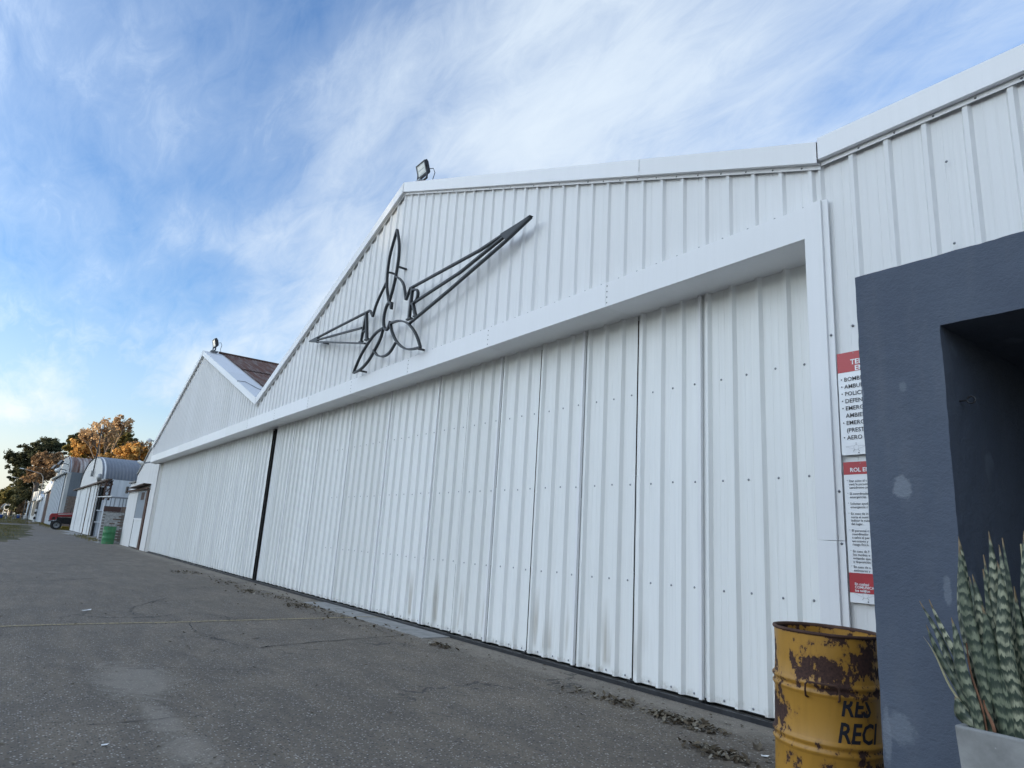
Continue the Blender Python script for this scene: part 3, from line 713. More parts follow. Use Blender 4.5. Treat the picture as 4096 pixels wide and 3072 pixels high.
EM = {'w_up': [(-9.358, 4.957), (-9.241, 5.12), (-7.223, 5.117), (-6.126, 5.197)], 'w_mid': [(-9.025, 4.835), (-7.719, 4.939), (-6.612, 5.133)], 'w_low': [(-9.158, 4.509), (-7.982, 4.746), (-6.655, 5.041), (-6.125, 5.19)], 'w_tip': [(-6.75, 5.175), (-6.109, 5.2), (-6.62, 5.045)],
'arcR': [(-9.826, 5.495), (-9.627, 5.379), (-9.48, 5.225), (-9.358, 4.957)], 'bl1a': [(-9.981, 6.411), (-10.082, 6.186), (-10.166, 5.945), (-10.178, 5.632), (-10.123, 5.351), (-9.99, 5.079)], 'bl1b': [(-9.99, 5.076), (-9.878, 5.326), (-9.817, 5.611), (-9.802, 5.891), (-9.859, 6.154), (-9.981, 6.411)],
'arcL': [(-10.184, 5.479), (-10.367, 5.319), (-10.51, 5.156), (-10.596, 4.974)], 'arcL2': [(-10.596, 4.974), (-10.736, 5.119)], 'l_up': [(-10.736, 5.119), (-12.114, 5.147), (-13.738, 5.172)], 'l_mid': [(-11.008, 4.859), (-12.062, 4.977), (-13.313, 5.115)], 'l_low': [(-10.791, 4.521), (-12.005, 4.788), (-13.738, 5.172)], 'l_tip': [(-13.754, 5.176), (-13.24, 5.168), (-13.26, 5.04)],
'bl2a': [(-11.161, 4.046), (-11.075, 4.168), (-10.876, 4.365), (-10.597, 4.535), (-10.361, 4.627), (-10.106, 4.65)], 'bl2b': [(-10.106, 4.65), (-10.168, 4.487), (-10.342, 4.321), (-10.587, 4.153), (-10.871, 4.062), (-11.161, 4.046)], 'arcB': [(-10.399, 4.321), (-10.227, 4.199), (-9.983, 4.131), (-9.759, 4.154), (-9.573, 4.279)],
'bl3a': [(-9.841, 4.668), (-9.534, 4.643), (-9.222, 4.53), (-8.969, 4.348), (-8.81, 4.178), (-8.707, 4.029)], 'bl3b': [(-8.707, 4.029), (-9.008, 4.059), (-9.252, 4.127), (-9.518, 4.278), (-9.735, 4.487), (-9.841, 4.668)]}
em = thing('winged_emblem', 'dark steel winged propeller emblem with letters A C R on the gable', 'emblem', (-9.93, -0.12, 4.0))
BW = 0.027
for k in ('w_up', 'w_mid', 'w_low', 'l_up', 'l_mid', 'l_low'): ribbon(MB(), EM[k], BW).build('wing_bar', 'emblem_steel', em)
for k in ('w_tip', 'l_tip'): MB().prism(EM[k], -0.143, -0.092).build('wing_tip', 'emblem_steel', em)
for a_, b_ in (('bl1a', 'bl1b'), ('bl2a', 'bl2b'), ('bl3a', 'bl3b')):
    mb = ribbon(MB(), smooth_pts(EM[a_]), BW); ribbon(mb, smooth_pts(EM[b_]), BW, -0.141, -0.094); mb.build('propeller_blade', 'emblem_steel', em)
for k in ('arcR', 'arcL', 'arcB'): ribbon(MB(), smooth_pts(EM[k]), BW, -0.139, -0.097).build('ring_arc', 'emblem_steel', em)
ribbon(MB(), EM['arcL2'], BW, -0.138, -0.098).build('ring_arc', 'emblem_steel', em)
LT = {'A': [([(-10.985, 4.595), (-10.885, 5.10)], .022), ([(-10.885, 5.10), (-10.735, 4.585)], .046), ([(-10.945, 4.765), (-10.785, 4.765)], .022), ([(-11.045, 4.592), (-10.925, 4.592)], .024), ([(-10.80, 4.582), (-10.665, 4.582)], .024)],
      'C': [(smooth_pts([(-9.874, 4.945), (-9.905, 5.03), (-9.985, 5.072), (-10.08, 5.01), (-10.125, 4.84), (-10.085, 4.68), (-9.99, 4.592), (-9.90, 4.62), (-9.855, 4.715)]), .036), ([(-9.868, 5.05), (-9.868, 4.925)], .022)],
      'R': [([(-9.165, 5.06), (-9.175, 4.59)], .042), (smooth_pts([(-9.20, 5.058), (-9.06, 5.055), (-8.965, 4.985), (-8.97, 4.88), (-9.06, 4.83), (-9.165, 4.828)]), .028), ([(-9.10, 4.83), (-8.965, 4.59)], .040), ([(-9.245, 4.588), (-9.10, 4.588)], .024), ([(-9.02, 4.588), (-8.915, 4.588)], .024)]}
for ch, strokes in LT.items():
    mb = MB()
    for j, (pts, w_) in enumerate(strokes): ribbon(mb, pts, w_, -0.142 - j * .0007, -0.096 + j * .0007)
    o = mb.build('letter', 'emblem_steel', em); o['label'] = 'letter ' + ch + ' of the emblem'
MB().prism([(-9.20, 5.10), (-9.14, 5.10), (-9.14, 5.06), (-9.20, 5.06)], -.136, -.10).build('tie', 'emblem_steel', em)
for x, z in ((-9.80, 5.668), (-10.165, 5.68), (-10.95, 4.056), (-8.85, 4.046), (-13.0, 5.0)):
    MB().box(x - .014, x + .014, -.095, .05, z - .014, z + .014).build('standoff', 'dark_steel', em)
fixp(em)

# ------------------------------------------------------------------ floodlights on the ridges
def floodlight(loc, rz, tilt, label, s=1.0):
    t_ = thing('floodlight', label, 'floodlight', loc, (0, 0, rz), 'floodlights on the hangar ridges')
    t_.scale = (s, s, s)
    R_ = Matrix.Rotation(tilt, 4, 'X')
    def tr(mb, z0=0.30):
        mb.v = [tuple(R_ @ Vector(v) + Vector((0, 0, z0))) for v in mb.v]; return mb
    # front faces -Y
    h = MB(); h.prism_x([(-.035, -.15), (-.035, .15), (.02, .17), (.05, .12), (.05, -.12), (.02, -.16)], -.20, .20); tr(h).build('housing', 'dark_steel', t_)
    fr = MB()
    for bx in ((-.20, .20, -.05, -.036, .12, .15), (-.20, .20, -.05, -.036, -.15, -.12), (-.20, -.17, -.05, -.036, -.12, .12), (.17, .20, -.05, -.036, -.12, .12)): fr.box(*bx)
    tr(fr).build('bezel', 'dark_steel', t_)
    tr(MB().box(-.17, .17, -.042, -.037, -.12, .12)).build('lens', 'glass_lens', t_)
    for j in range(6): tr(MB().box(-.15 + j * .055, -.14 + j * .055, .05, .085, -.11, .11)).build('cooling_fin', 'dark_steel', t_)
    for z in (-.05, .05):
        tr(MB().box(-.13, .13, -.046, -.0425, z - .035, z + .035)).build('reflector', 'lamp_white', t_)
    b_ = MB(); b_.box(-.225, -.205, -.02, .02, .0, .34); b_.box(.205, .225, -.02, .02, .0, .34); b_.box(-.225, .225, -.021, .021, -.002, .02); b_.build('bracket', 'dark_steel', t_)
    MB().box(-.10, .10, -.12, .14, -.045, -.003).build('base', 'grey_steel', t_)
    MB().tube([(.1, .06, .3), (.18, .16, .32), (.2, .2, .22), (.16, .18, .06), (.2, .2, -.03)], .009, 6).build('cable', 'dark_steel', t_)
    return t_
floodlight((-9.70, 0.12, 7.30), R(0), R(18), 'black square floodlight on the ridge of the near gable, above the emblem', 0.78)
floodlight((-25.15, 0.28, 7.30), R(0), R(14), 'black square floodlight on the ridge of the far gable', 0.95)

# ------------------------------------------------------------------ notices on the wall
def notice(x0, x1, z0, z1, label, reds, lines, yb):
    t_ = thing('notice', label, 'sign', (x0, yb, z0))
    MB().box(x0, x1, yb - .003, yb, z0, z1).build('board', 'sign_white', t_)
    for a_, b_ in reds: MB().box(x0 + .0005, x1 - .0005, yb - .0045, yb - .0035, a_, b_).build('red_band', 'sign_red', t_)
    for x, z, body, size, mat, bold in lines:
        me = text_mesh(body, size, mat, 'lettering', bold=bold)
        o = inst('lettering', me, t_, (x, yb - .0062, z), (R(90), 0, 0))
    # faint winged mark at the foot
    cx_, cz = x0 + .105, z0 + 0.05
    mb = MB(); ribbon(mb, [(cx_ - .075, cz + .008), (cx_ - .018, cz + .012)], .0015, yb - .0055, yb - .005); ribbon(mb, [(cx_ - .075, cz + .008), (cx_ - .018, cz - .010)], .0015, yb - .0055, yb - .005)
    ribbon(mb, [(cx_ + .075, cz + .008), (cx_ + .018, cz + .012)], .0015, yb - .0055, yb - .005); ribbon(mb, [(cx_ + .075, cz + .008), (cx_ + .018, cz - .010)], .0015, yb - .0055, yb - .005)
    ribbon(mb, [(cx_ + .018 * math.cos(a * .5236), cz + .018 * math.sin(a * .5236)) for a in range(13)], .0015, yb - .0056, yb - .005)
    ribbon(mb, [(cx_, cz + .015), (cx_, cz + .035)], .004, yb - .0056, yb - .005); ribbon(mb, [(cx_ - .01, cz - .012), (cx_ - .022, cz - .028)], .004, yb - .0056, yb - .005); ribbon(mb, [(cx_ + .01, cz - .012), (cx_ + .022, cz - .028)], .004, yb - .0056, yb - .005)
    mb.build('winged_mark', 'ink_grey', t_)
    for z in (z0 + .012, z1 - .012): screw(t_, x0 + .12, yb - .003, z, .5)
    fixp(t_); return t_
B_, W_ = 'ink_black', 'sign_white'
S1 = [(-2.357, 2.652, 'TELEFONOS', .052, W_, .0012), (-2.329, 2.605, 'EMERGENCIA', .052, W_, .0012)]
for k, tx in enumerate(['BOMBEROS', 'AMBULANCIA', 'POLICIA', 'DEFENSA CIVIL', 'EMERGENCIA', 'AMBIENTAL', 'EMERGENCIA', '(PRESTADOR', 'AERO CLUB']):
    z = 2.532 - k * .0528
    S1.append((-2.410, z, tx, .042, B_, .0004))
    if tx not in ('AMBIENTAL', '(PRESTADOR'): S1.append((-2.434, z, '\u00b7', .046, B_, .002))
notice(-2.454, -1.95, 2.002, 2.747, 'white emergency telephone notice with red heading, upper of two', [(2.600, 2.7465)], S1, YC - .001)
S2 = [(-2.403, 1.882, 'ROL EN', .040, W_, .0008)]
body = [(1.816, '\u00b7Dar aviso al c'), (1.793, ' ser\u00e1 la person'), (1.770, ' aer\u00f3dromo pr'), (1.728, '\u00b7El coordinado'), (1.705, ' emergencias'), (1.660, '\u00b7Solicitar ayud'), (1.637, ' emergencia c'), (1.592, '\u00b7En caso de in'), (1.569, ' corta el sumi'), (1.546, ' indicar la ruta'), (1.523, ' del lugar.'), (1.478, '\u00b7El personal c'), (1.455, ' coordinador'), (1.432, ' a salvo al per'), (1.409, ' aeronaves y'), (1.386, ' riesgo f\u00edsico.'), (1.341, '\u00b7En caso de f'), (1.318, ' los medios e'), (1.295, ' evitando que'), (1.272, ' a disposici\u00f3n'), (1.238, '\u00b7En caso de a'), (1.215, ' extintores y')]
for z, tx in body:
    if tx[0] == '\u00b7': S2.append((-2.428, z, '\u00b7', .022, B_, .001))
    S2.append((-2.413, z - .004, tx[1:] , .0225, B_, .0002))
for z, tx in ((1.127, 'En cualqui'), (1.106, 'COMUNICA'), (1.085, 'los tel\u00e9fon')): S2.append((-2.412, z - .004, tx, .0235, W_, .0005))
notice(-2.449, -1.85, 1.009, 1.952, 'white emergency procedure notice with red bands and small text, lower of two', [(1.864, 1.9515), (1.072, 1.202)], S2, YC - .001)

# ------------------------------------------------------------------ blue entrance
def gridbox(x0, x1, y0, y1, z0, z1, cell, amp, seed=0.0):
    mb = MB(); nx, ny, nz = (max(1, round((b_ - a_) / cell)) for a_, b_ in ((x0, x1), (y0, y1), (z0, z1)))
    idx = {}
    def vid(i, j, k):
        key = (i, j, k)
        if key not in idx:
            p = Vector((x0 + (x1 - x0) * i / nx, y0 + (y1 - y0) * j / ny, z0 + (z1 - z0) * k / nz))
            d = noise.noise_vector(p * 9 + Vector((seed, 0, 0))) * amp + noise.noise_vector(p * 31) * amp * 0.6
            idx[key] = len(mb.v); mb.v.append(tuple(p + d))
        return idx[key]
    for i in range(nx):
        for j in range(ny):
            mb.f.append((vid(i, j, 0), vid(i, j + 1, 0), vid(i + 1, j + 1, 0), vid(i + 1, j, 0))); mb.f.append((vid(i, j, nz), vid(i + 1, j, nz), vid(i + 1, j + 1, nz), vid(i, j + 1, nz)))
    for i in range(nx):
        for k in range(nz):
            mb.f.append((vid(i, 0, k), vid(i + 1, 0, k), vid(i + 1, 0, k + 1), vid(i, 0, k + 1))); mb.f.append((vid(i, ny, k), vid(i, ny, k + 1), vid(i + 1, ny, k + 1), vid(i + 1, ny, k)))
    for j in range(ny):
        for k in range(nz):
            mb.f.append((vid(0, j, k), vid(0, j, k + 1), vid(0, j + 1, k + 1), vid(0, j + 1, k))); mb.f.append((vid(nx, j, k), vid(nx, j + 1, k), vid(nx, j + 1, k + 1), vid(nx, j, k + 1)))
    return mb
ent = thing('entrance_portal', 'dark blue rough stucco entrance porch projecting from the white wall', 'porch', (-0.5, -1.5, 0))
PX0, PX1, PY = -1.545, -1.188, -1.50
gridbox(PX0, PX1, PY, 0.02, -0.02, 2.633, 0.03, 0.0028).build('side_wall', 'blue_stucco', ent, smooth=False, auto=40)
gridbox(PX1, 0.85, PY, 0.02, 2.304, 2.633, 0.03, 0.0028).build('lintel', 'blue_stucco', ent, auto=40)
gridbox(0.853, 1.21, PY, 0.02, -0.02, 2.633, 0.06, 0.003).build('side_wall', 'blue_stucco', ent, auto=40)
MB().box(PX1, 0.85, -0.03, 0.01, 0.0, 2.31).build('door_leaf', 'dark_steel', ent)
hk = MB(); cx_, cy_, cz_ = PX1 + 0.045, -1.36, 1.985
hk.tube([(PX1 - .01, cy_, cz_), (PX1 + .03, cy_, cz_)], .004, 6)
hk.tube([(PX1 + .045 + .016 * math.cos(a * .45 + 3.14), cy_ + 0.0, cz_ + .016 * math.sin(a * .45 + 3.14)) for a in range(14)], .004, 6)
hk.build('eye_hook', 'dark_steel', ent)
fixp(ent)

# ------------------------------------------------------------------ drums
def drum(loc, tilt, label, mat, seg, letters=False, open_top=True, rot=0.0):
    t_ = thing('oil_drum', label, 'drum', loc, (0, 0, 0))
    r = 0.286
    prof = []
    def hoop(zc): return [(r, zc - .045), (r + .004, zc - .036), (r + .011, zc - .026), (r + .011, zc - .018), (r + .003, zc - .007), (r + .002, zc), (r + .004, zc + .007), (r + .013, zc + .018), (r + .013, zc + .026), (r + .004, zc + .037), (r, zc + .046)]
    prof = [(0.001, 0.02), (r - .01, 0.02), (r + .004, 0.0), (r + .006, .012), (r, .03), (r, .15)] + hoop(.29) + [(r, .43)] + hoop(.585) + [(r, .72), (r, .84), (r, .865)]
    o = MB().lathe(prof, seg)
    if seg > 40:   # dents
        nv = []
        for x, y, z in o.v:
            p = Vector((x, y, z)); d = 0.0
            for cx_, cz_, rad, dep in ((3.55, .70, .11, .012), (3.95, .66, .06, .010), (3.3, .36, .09, .010), (4.35, .75, .10, .009), (4.2, .45, .13, .006), (3.1, .60, .08, .012)):
                a_ = math.atan2(y, x) % (2 * math.pi); dd = math.hypot((a_ - cx_) * r, z - cz_)
                if dd < rad: d += dep * (0.5 + 0.5 * math.cos(math.pi * dd / rad))
            k = 1 - d / r if math.hypot(x, y) > .1 else 1
            nv.append((x * k, y * k, z))
        o.v = nv
    sh = o.build('shell', mat, t_, smooth=True)
    if open_top:
        MB().lathe([(r - .004, .87), (r - .006, .60), (r - .006, .05), (0.001, .03)], seg).build('inner_wall', mat, t_, smooth=True)
    else:
        MB().lathe([(r - .012, .850), (0.001, .852)], seg).build('lid', mat, t_, smooth=True)
    ring = MB().lathe([(r - .008, .862), (r + .006, .862), (r + .010, .870), (r + .006, .879), (r - .004, .879), (r - .009, .871), (r - .008, .862)], seg)
    ring.build('rim', 'rust_steel' if letters else mat, t_, smooth=True)
    if letters:
        def on_cyl(me, ang0, z0):
            bm = bmesh.new(); bm.from_mesh(me)
            for k in range(-2, 60):
                bmesh.ops.bisect_plane(bm, geom=bm.verts[:] + bm.edges[:] + bm.faces[:], plane_co=(k * .012, 0, 0), plane_no=(1, 0, 0))
            for v in bm.verts:
                a_ = ang0 + v.co.x / (r + .002); z = z0 + v.co.y
                v.co = Vector(((r + .0022) * math.cos(a_), (r + .0022) * math.sin(a_), z))
            bm.to_mesh(me); bm.free()
        A0 = math.atan2(-4.66 - loc[1], 0 - loc[0])      # towards the street side
        for body, z0, da in (('RES', .468, 0.20), ('RECI', .335, 0.13)):
            me = text_mesh(body, .142, 'letter_black', shear=0.22, bold=.003); me.transform(Matrix.Diagonal((.78, 1, 1, 1))); on_cyl(me, A0 + da, z0)
            inst('lettering', me, t_, (0, 0, 0))
        a0, a1 = A0 - .36, A0 + .18
        def pc(a_, z, rr): return (rr * math.cos(a_), rr * math.sin(a_), z)
        hp = [pc(a0, .535, r), pc(a0, .545, r + .03), pc(a0 + .01, .58, r + .045), pc(a0 + .02, .607, r + .05), pc(a0 + .06, .622, r + .052)] + [pc(a0 + .06 + (a1 - a0 - .12) * k / 6, .622, r + .052) for k in range(1, 7)] + [pc(a1 - .02, .607, r + .05), pc(a1 - .01, .58, r + .045), pc(a1, .545, r + .03), pc(a1, .535, r)]
        MB().tube(hp, .0055, 7).build('handle', 'rust_steel', t_, smooth=True)
    t_.rotation_euler = (tilt[0], tilt[1], 0)
    return t_
drum((-2.270, -0.65, 0.0), (0, R(1.2)), 'rusty yellow open steel drum with black lettering beside the blue porch', 'drum_yellow', 96, letters=True)
drum((-40.75, -0.14, 0.0), (0, 0), 'green steel drum standing before the whitewashed brick wall', 'drum_green', 32, open_top=False)

# ------------------------------------------------------------------ planter and snake plant
pl = thing('planter', 'grey tapered concrete planter in front of the blue porch', 'planter', (-0.83, -1.78, 0))
def frustum(mb, x0, x1, y0, y1, z0, X0, X1, Y0, Y1, z1, nz=1):
    n = len(mb.v)
    mb.v += [(x0, y0, z0), (x1, y0, z0), (x1, y1, z0), (x0, y1, z0), (X0, Y0, z1), (X1, Y0, z1), (X1, Y1, z1), (X0, Y1, z1)]
    mb.f += [tuple(n + i for i in q) for q in ((0, 1, 5, 4), (1, 2, 6, 5), (2, 3, 7, 6), (3, 0, 4, 7))]
mb = MB(); frustum(mb, -.20, .20, -.17, .17, 0, -.235, .235, -.22, .22, .757)
frustum(mb, -.21, .21, -.195, .195, .70, -.212, .212, -.197, .197, .757)
for q in ((4, 5, 13, 12), (5, 6, 14, 13), (6, 7, 15, 14), (7, 4, 12, 15)): mb.f.append(q)
mb.f.append((0, 3, 2, 1))
o = mb.build('pot', 'planter_concrete', pl)
bv = o.modifiers.new('b', 'BEVEL'); bv.width = .008; bv.segments = 3
MB().box(-.21, .21, -.195, .195, .60, .715).build('soil', 'soil', pl)
plant = thing('snake_plant', 'snake plant with tall banded green leaves in the concrete planter', 'plant', (-0.83, -1.78, .715))
def blade(base, tip, wid, bow, twist, mat='snake_leaf', n=14, cup=0.25):
    base = Vector(base); tip = Vector(tip); ax = tip - base; ln_ = ax.length; ax.normalize()
    side = Vector((math.cos(twist), math.sin(twist), 0)); side = (side - ax * side.dot(ax)).normalized(); nrm = ax.cross(side)
    mb = MB(); uvs = []; tv = []; tw = random.uniform(-.7, .7); side0, nrm0 = side, nrm
    m_ = 5
    rows_ = []
    for i in range(n + 1):
        t_ = i / n; side = side0 * math.cos(tw * t_) + nrm0 * math.sin(tw * t_); nrm = ax.cross(side)
        c = base + ax * ln_ * t_ + nrm * bow * math.sin(t_ * math.pi * .8) * ln_
        w_ = wid * (0.62 + 0.38 * math.sin(min(1, t_ * 1.9) * math.pi / 2)) * (1 if t_ < .55 else max(0.015, (1 - ((t_ - .55) / .45) ** 1.7)))
        row = []
        for s_ in (1, -1):
            for j in range(m_):
                u = -1 + 2 * j / (m_ - 1)
                th = 0.0022 * (1 - u * u) + .0003
                p = c + side * u * w_ / 2 + nrm * (cup * w_ * u * u * .8 + s_ * th) + side * .006 * math.sin(t_ * 9 + twist * 3)
                row.append(len(mb.v)); mb.v.append(tuple(p)); uvs.append((u * w_ / 2, t_ * ln_)); tv.append(t_)
        rows_.append(row)
    for a_, b_ in zip(rows_, rows_[1:]):
        for j in range(m_ - 1):
            mb.f.append((a_[j], a_[j + 1], b_[j + 1], b_[j])); mb.f.append((a_[m_ + j + 1], a_[m_ + j], b_[m_ + j], b_[m_ + j + 1]))
        mb.f.append((a_[0], b_[0], b_[m_], a_[m_])); mb.f.append((a_[m_ - 1], a_[2 * m_ - 1], b_[2 * m_ - 1], b_[m_ - 1]))
    o = mb.build('leaf', mat, plant, smooth=True)
    ul = o.data.uv_layers.new(name='uv')
    for lp in o.data.loops: ul.data[lp.index].uv = uvs[lp.vertex_index]
    at = o.data.attributes.new('along', 'FLOAT', 'POINT'); at.data.foreach_set('value', tv)
    return o
# (base x, base y, lean x, lean y, height, width); local to the planter centre
VA = R(-20)
LV = [(-.165, -.10, -.03, .0, .66, .052), (-.135, -.13, -.16, -.01, .43, .036), (-.17, -.05, -.20, .03, .42, .026), (-.18, -.12, -.14, .0, .34, .030), (-.155, -.16, -.07, -.01, .12, .055),
      (-.12, -.08, -.02, .03, .60, .048), (-.10, -.14, -.01, .0, .55, .050), (-.07, -.165, .01, .0, .40, .082), (-.05, -.10, -.02, .04, .66, .050), (-.03, -.15, .0, .02, .50, .045),
      (-.01, -.06, -.01, .02, .62, .060), (.015, -.14, .0, .0, .48, .056), (.03, -.09, .02, .01, .70, .045), (.045, -.165, -.02, -.005, .68, .058), (.06, -.05, .04, .02, .66, .05),
      (.085, -.12, .02, .0, .62, .055), (.11, -.16, .03, 0, .55, .06), (.13, -.07, .05, .02, .70, .05), (.16, -.13, .07, 0, .6, .05), (.18, -.05, .10, .02, .52, .045),
      (-.09, .02, -.04, .06, .64, .05), (-.02, .05, -.01, .08, .66, .05), (.06, .06, .04, .06, .68, .05), (.13, .04, .08, .05, .6, .05), (-.14, .03, -.10, .06, .52, .045), (-.03, .12, 0, .08, .55, .05), (.10, .12, .06, .08, .55, .05)]
LV += [(-.15 + .022 * k, -.175 + .012 * ((k * 7) % 5), -.06 + .009 * k, .0, .38 + .05 * ((k * 5) % 7), .042 + .004 * (k % 4)) for k in range(15)]
for i, (bx, by, lx, ly, hh, wd) in enumerate(LV):
    bx -= .025
    blade((bx, by, -.01), (bx + lx, by + ly, hh), wd, random.uniform(-.02, .02), VA + random.uniform(-.5, .5) + (R(60) if wd < .03 else 0))
for bx, by, lx, ly, hh, wd, mt in ((-.15, -.165, -.05, .01, .30, .009, 'leaf_brown'), (-.125, -.18, -.03, 0, .13, .02, 'leaf_brown'), (.0, -.12, -.02, .02, .64, .012, 'leaf_edge'), (-.045, -.13, .03, .02, .58, .010, 'leaf_edge'), (.025, -.13, .005, .02, .60, .010, 'leaf_edge'), (-.18, -.13, -.17, .0, .30, .008, 'leaf_edge'), (-.055, -.17, .01, 0, .10, .03, 'leaf_edge')):
    blade((bx, by, -.01), (bx + lx, by + ly, hh), wd, random.uniform(-.02, .02), VA + random.uniform(-.8, .8), mt)

# ------------------------------------------------------------------ plastered annex beyond the hangar
ann = thing('annex', 'small white plastered shed with arched roof and metal sliding door beyond the hangar', 'shed', (-37, 0.42, 0))
arch = [(-38.9, 3.14), (-38.9, 3.49), (-38.2, 3.72), (-37.3, 4.05), (-36.5, 4.40), (-35.7, 4.72), (-34.8, 5.0), (-33.8, 5.2), (-33.0, 5.28)]
MB().prism([(-40.8, 0), (-37.15, 0), (-37.15, 2.62), (-34.35, 2.62), (-34.35, 0), (-33.06, 0), (-33.06, 5.2)] + list(reversed(arch))[1:] + [(-40.5, 3.10), (-40.8, 2.95)], 0.42, 0.62).build('front_wall', 'plaster', ann)
MB().box(-40.8, -40.6, .62, 12, 0, 2.9).build('side_wall', 'plaster', ann)
cp = MB(); a2 = arch[1:]
for (xa, za), (xb, zb) in zip(a2, a2[1:]): cp.prism([(xa, za), (xb, zb), (xb, zb + .07), (xa, za + .07)], .36, 12)
cp.build('roof', 'grey_steel', ann)
MB().box(-40.95, -38.9, .34, 12, 3.12, 3.20).build('roof', 'concrete', ann)
MB().box(-37.3, -34.25, .62, .66, 0, 2.7).build('door_backing', 'interior_dark', ann)
dl = MB().box(-37.2, -34.9, .385, .415, .06, 1.30).build('door_leaf', 'old_white_door', ann)
corr = MB()
n_ = 40
for k in range(n_):
    xa = -37.2 + 2.3 * k / n_; corr.box(xa, xa + 2.3 / n_ * .55, .375 if k % 2 else .380, .41, 1.36, 2.60)
corr.box(-37.2, -34.9, .395, .412, 1.36, 2.60); corr.build('door_leaf', 'old_grey_door', ann)
MB().box(-37.2, -34.9, .37, .415, 1.30, 1.36).build('door_rail', 'white_trim', ann)
MB().box(-37.32, -37.2, .38, .418, 0.02, 2.62).build('door_gap', 'black_rubber', ann)
MB().box(-36.2, -35.3, .368, .375, 2.20, 2.55).build('door_window', 'rust_wood', ann)
MB().box(-34.85, -34.35, .37, .41, 0.0, 2.62).build('door_edge', 'rust_steel', ann)
MB().box(-41.2, -34.3, .30, .36, 2.66, 2.74).build('door_track', 'rust_steel', ann)
MB().prism([(-38.6, 2.78), (-34.5, 2.84), (-34.3, 2.90), (-38.6, 2.82)], .10, .42).build('track_hood', 'rust_wood', ann)
for x in (-41.0, -40.7): MB().box(x, x + .12, .26, .34, 2.6, 2.95).build('track_bracket', 'dark_steel', ann)
fixp(ann)
# lamp under the eave of the hangar
lp = thing('wall_lamp', 'white tubular lamp bracketed under the left end of the hangar fascia', 'lamp', (-33.0, .25, 3.72))
MB().tube([(-.05, .05, 0), (-.05, -.2, .05), (-.1, -.4, -.02)], .03, 8).build('arm', 'grey_steel', lp)
MB().lathe([(.001, .22), (.06, .18), (.085, .0), (.06, -.05), (.001, -.06)], 14).build('shade', 'lamp_white', lp, smooth=True)
for ch in lp.children[1:]: ch.location = (-.12, -.5, -.05); ch.rotation_euler = (R(60), R(-30), 0)
lp2 = thing('wall_lamp', 'small grey lamp at the top left corner of the hangar gable', 'lamp', (-32.95, .1, 4.55))
MB().tube([(0, .1, 0), (0, -.1, .12), (-.12, -.2, .16)], .03, 8).build('arm', 'grey_steel', lp2)
MB().lathe([(.001, .1), (.07, .08), (.11, -.05), (.001, -.06)], 12).build('shade', 'lamp_white', lp2, smooth=True)
lp2.children[1].location = (-.16, -.25, .14)

# ------------------------------------------------------------------ brick enclosure with canopy
yard = thing('brick_enclosure', 'low whitewashed brick wall with brown board and metal awning', 'enclosure', (-42, 0, 0))
MB().box(-42.22, -42.0, -.44, .56, 0, 1.62).build('wall_core', 'mortar', yard)
bh, bl_ = 0.075, 0.235
me_a = MB().box(-.012, .012, -bl_ / 2, bl_ / 2, 0, bh - .012).mesh('brick', 'brick_white'); me_b = MB().box(-.012, .012, -bl_ / 2, bl_ / 2, 0, bh - .012).mesh('brick', 'brick_raw')
r_ = 0; z = .01
while z < 1.58:
    y = -.44 + (bl_ / 2 + .0 if r_ % 2 else 0) + .115
    while y < .50:
        raw = y > .30 or random.random() < .06
        inst('brick', me_b if raw and random.random() < .75 else me_a, yard, (-41.994 + random.uniform(-.004, .004), y, z)); y += bl_ + .012
    z += bh; r_ += 1
MB().box(-42.05, -41.97, -.46, .34, 1.63, 1.90).build('board', 'brown_board', yard)
MB().box(-42.1, -42.0, .36, .56, 1.62, 1.92).build('board_end', 'brick_raw', yard)
MB().prism([(-42.0, 2.40), (-49.5, 2.52), (-49.5, 2.56), (-42.0, 2.46)], -.2, .58).build('awning', 'white_ribbed', yard)
MB().box(-42.02, -41.95, -.25, .60, 2.34, 2.42).build('awning_beam', 'grey_steel', yard)
for y in (-.40, -.2, -.02, .08, .22, .38, .52):
    MB().box(-42.10, -42.06, y - .018, y + .018, 1.6, 2.40).build('post', 'grey_steel' if y not in (.08,) else 'white_trim', yard)
fixp(yard)

# ------------------------------------------------------------------ arched white hangar
def arch_pts(xa, xb, ze, zt, n=22, p=2.0):
    c = (xa + xb) / 2; h = (xb - xa) / 2; out = []
    for k in range(n + 1):
        a_ = math.pi * k / n; out.append((c - h * math.cos(a_), ze + (zt - ze) * math.sin(a_) ** (0.9)))
    return out
def barrel_roof(parent, ap, y0, y1, pitch, amp, mat, over=0.0):
    """corrugated barrel roof, corrugation running round the arch"""
    n = int((y1 - y0) / pitch * 4); mb = MB(); m_ = len(ap)
    cx_ = sum(p[0] for p in ap) / m_; zc = ap[0][1]
    for k in range(n + 1):
        y = y0 + (y1 - y0) * k / n; d_ = amp * math.sin(2 * math.pi * y / pitch)
        for x, z in ap:
            v = Vector((x - cx_, (z - zc) * 2.0 + 2)).normalized() * d_; mb.v.append((x + v.x, y, z + v.y))
    for k in range(n):
        for j in range(m_ - 1): a_ = k * m_ + j; mb.f.append((a_, a_ + 1, a_ + m_ + 1, a_ + m_))
    return mb.build('roof', mat, parent, smooth=True)
ch_ = thing('arched_hangar', 'white hangar with arched galvanised roof and tall sliding doors', 'hangar', (-64.5, .5, 0))
apC = arch_pts(-73.6, -56.0, 4.0, 6.02)
MB().prism([(-73.6, 3.4), (-56.0, 3.4)] + list(reversed(apC)), .5, .7).build('gable_wall', 'plaster', ch_)
barrel_roof(ch_, apC, .42, 22, 0.22, 0.035, 'galv_roof')
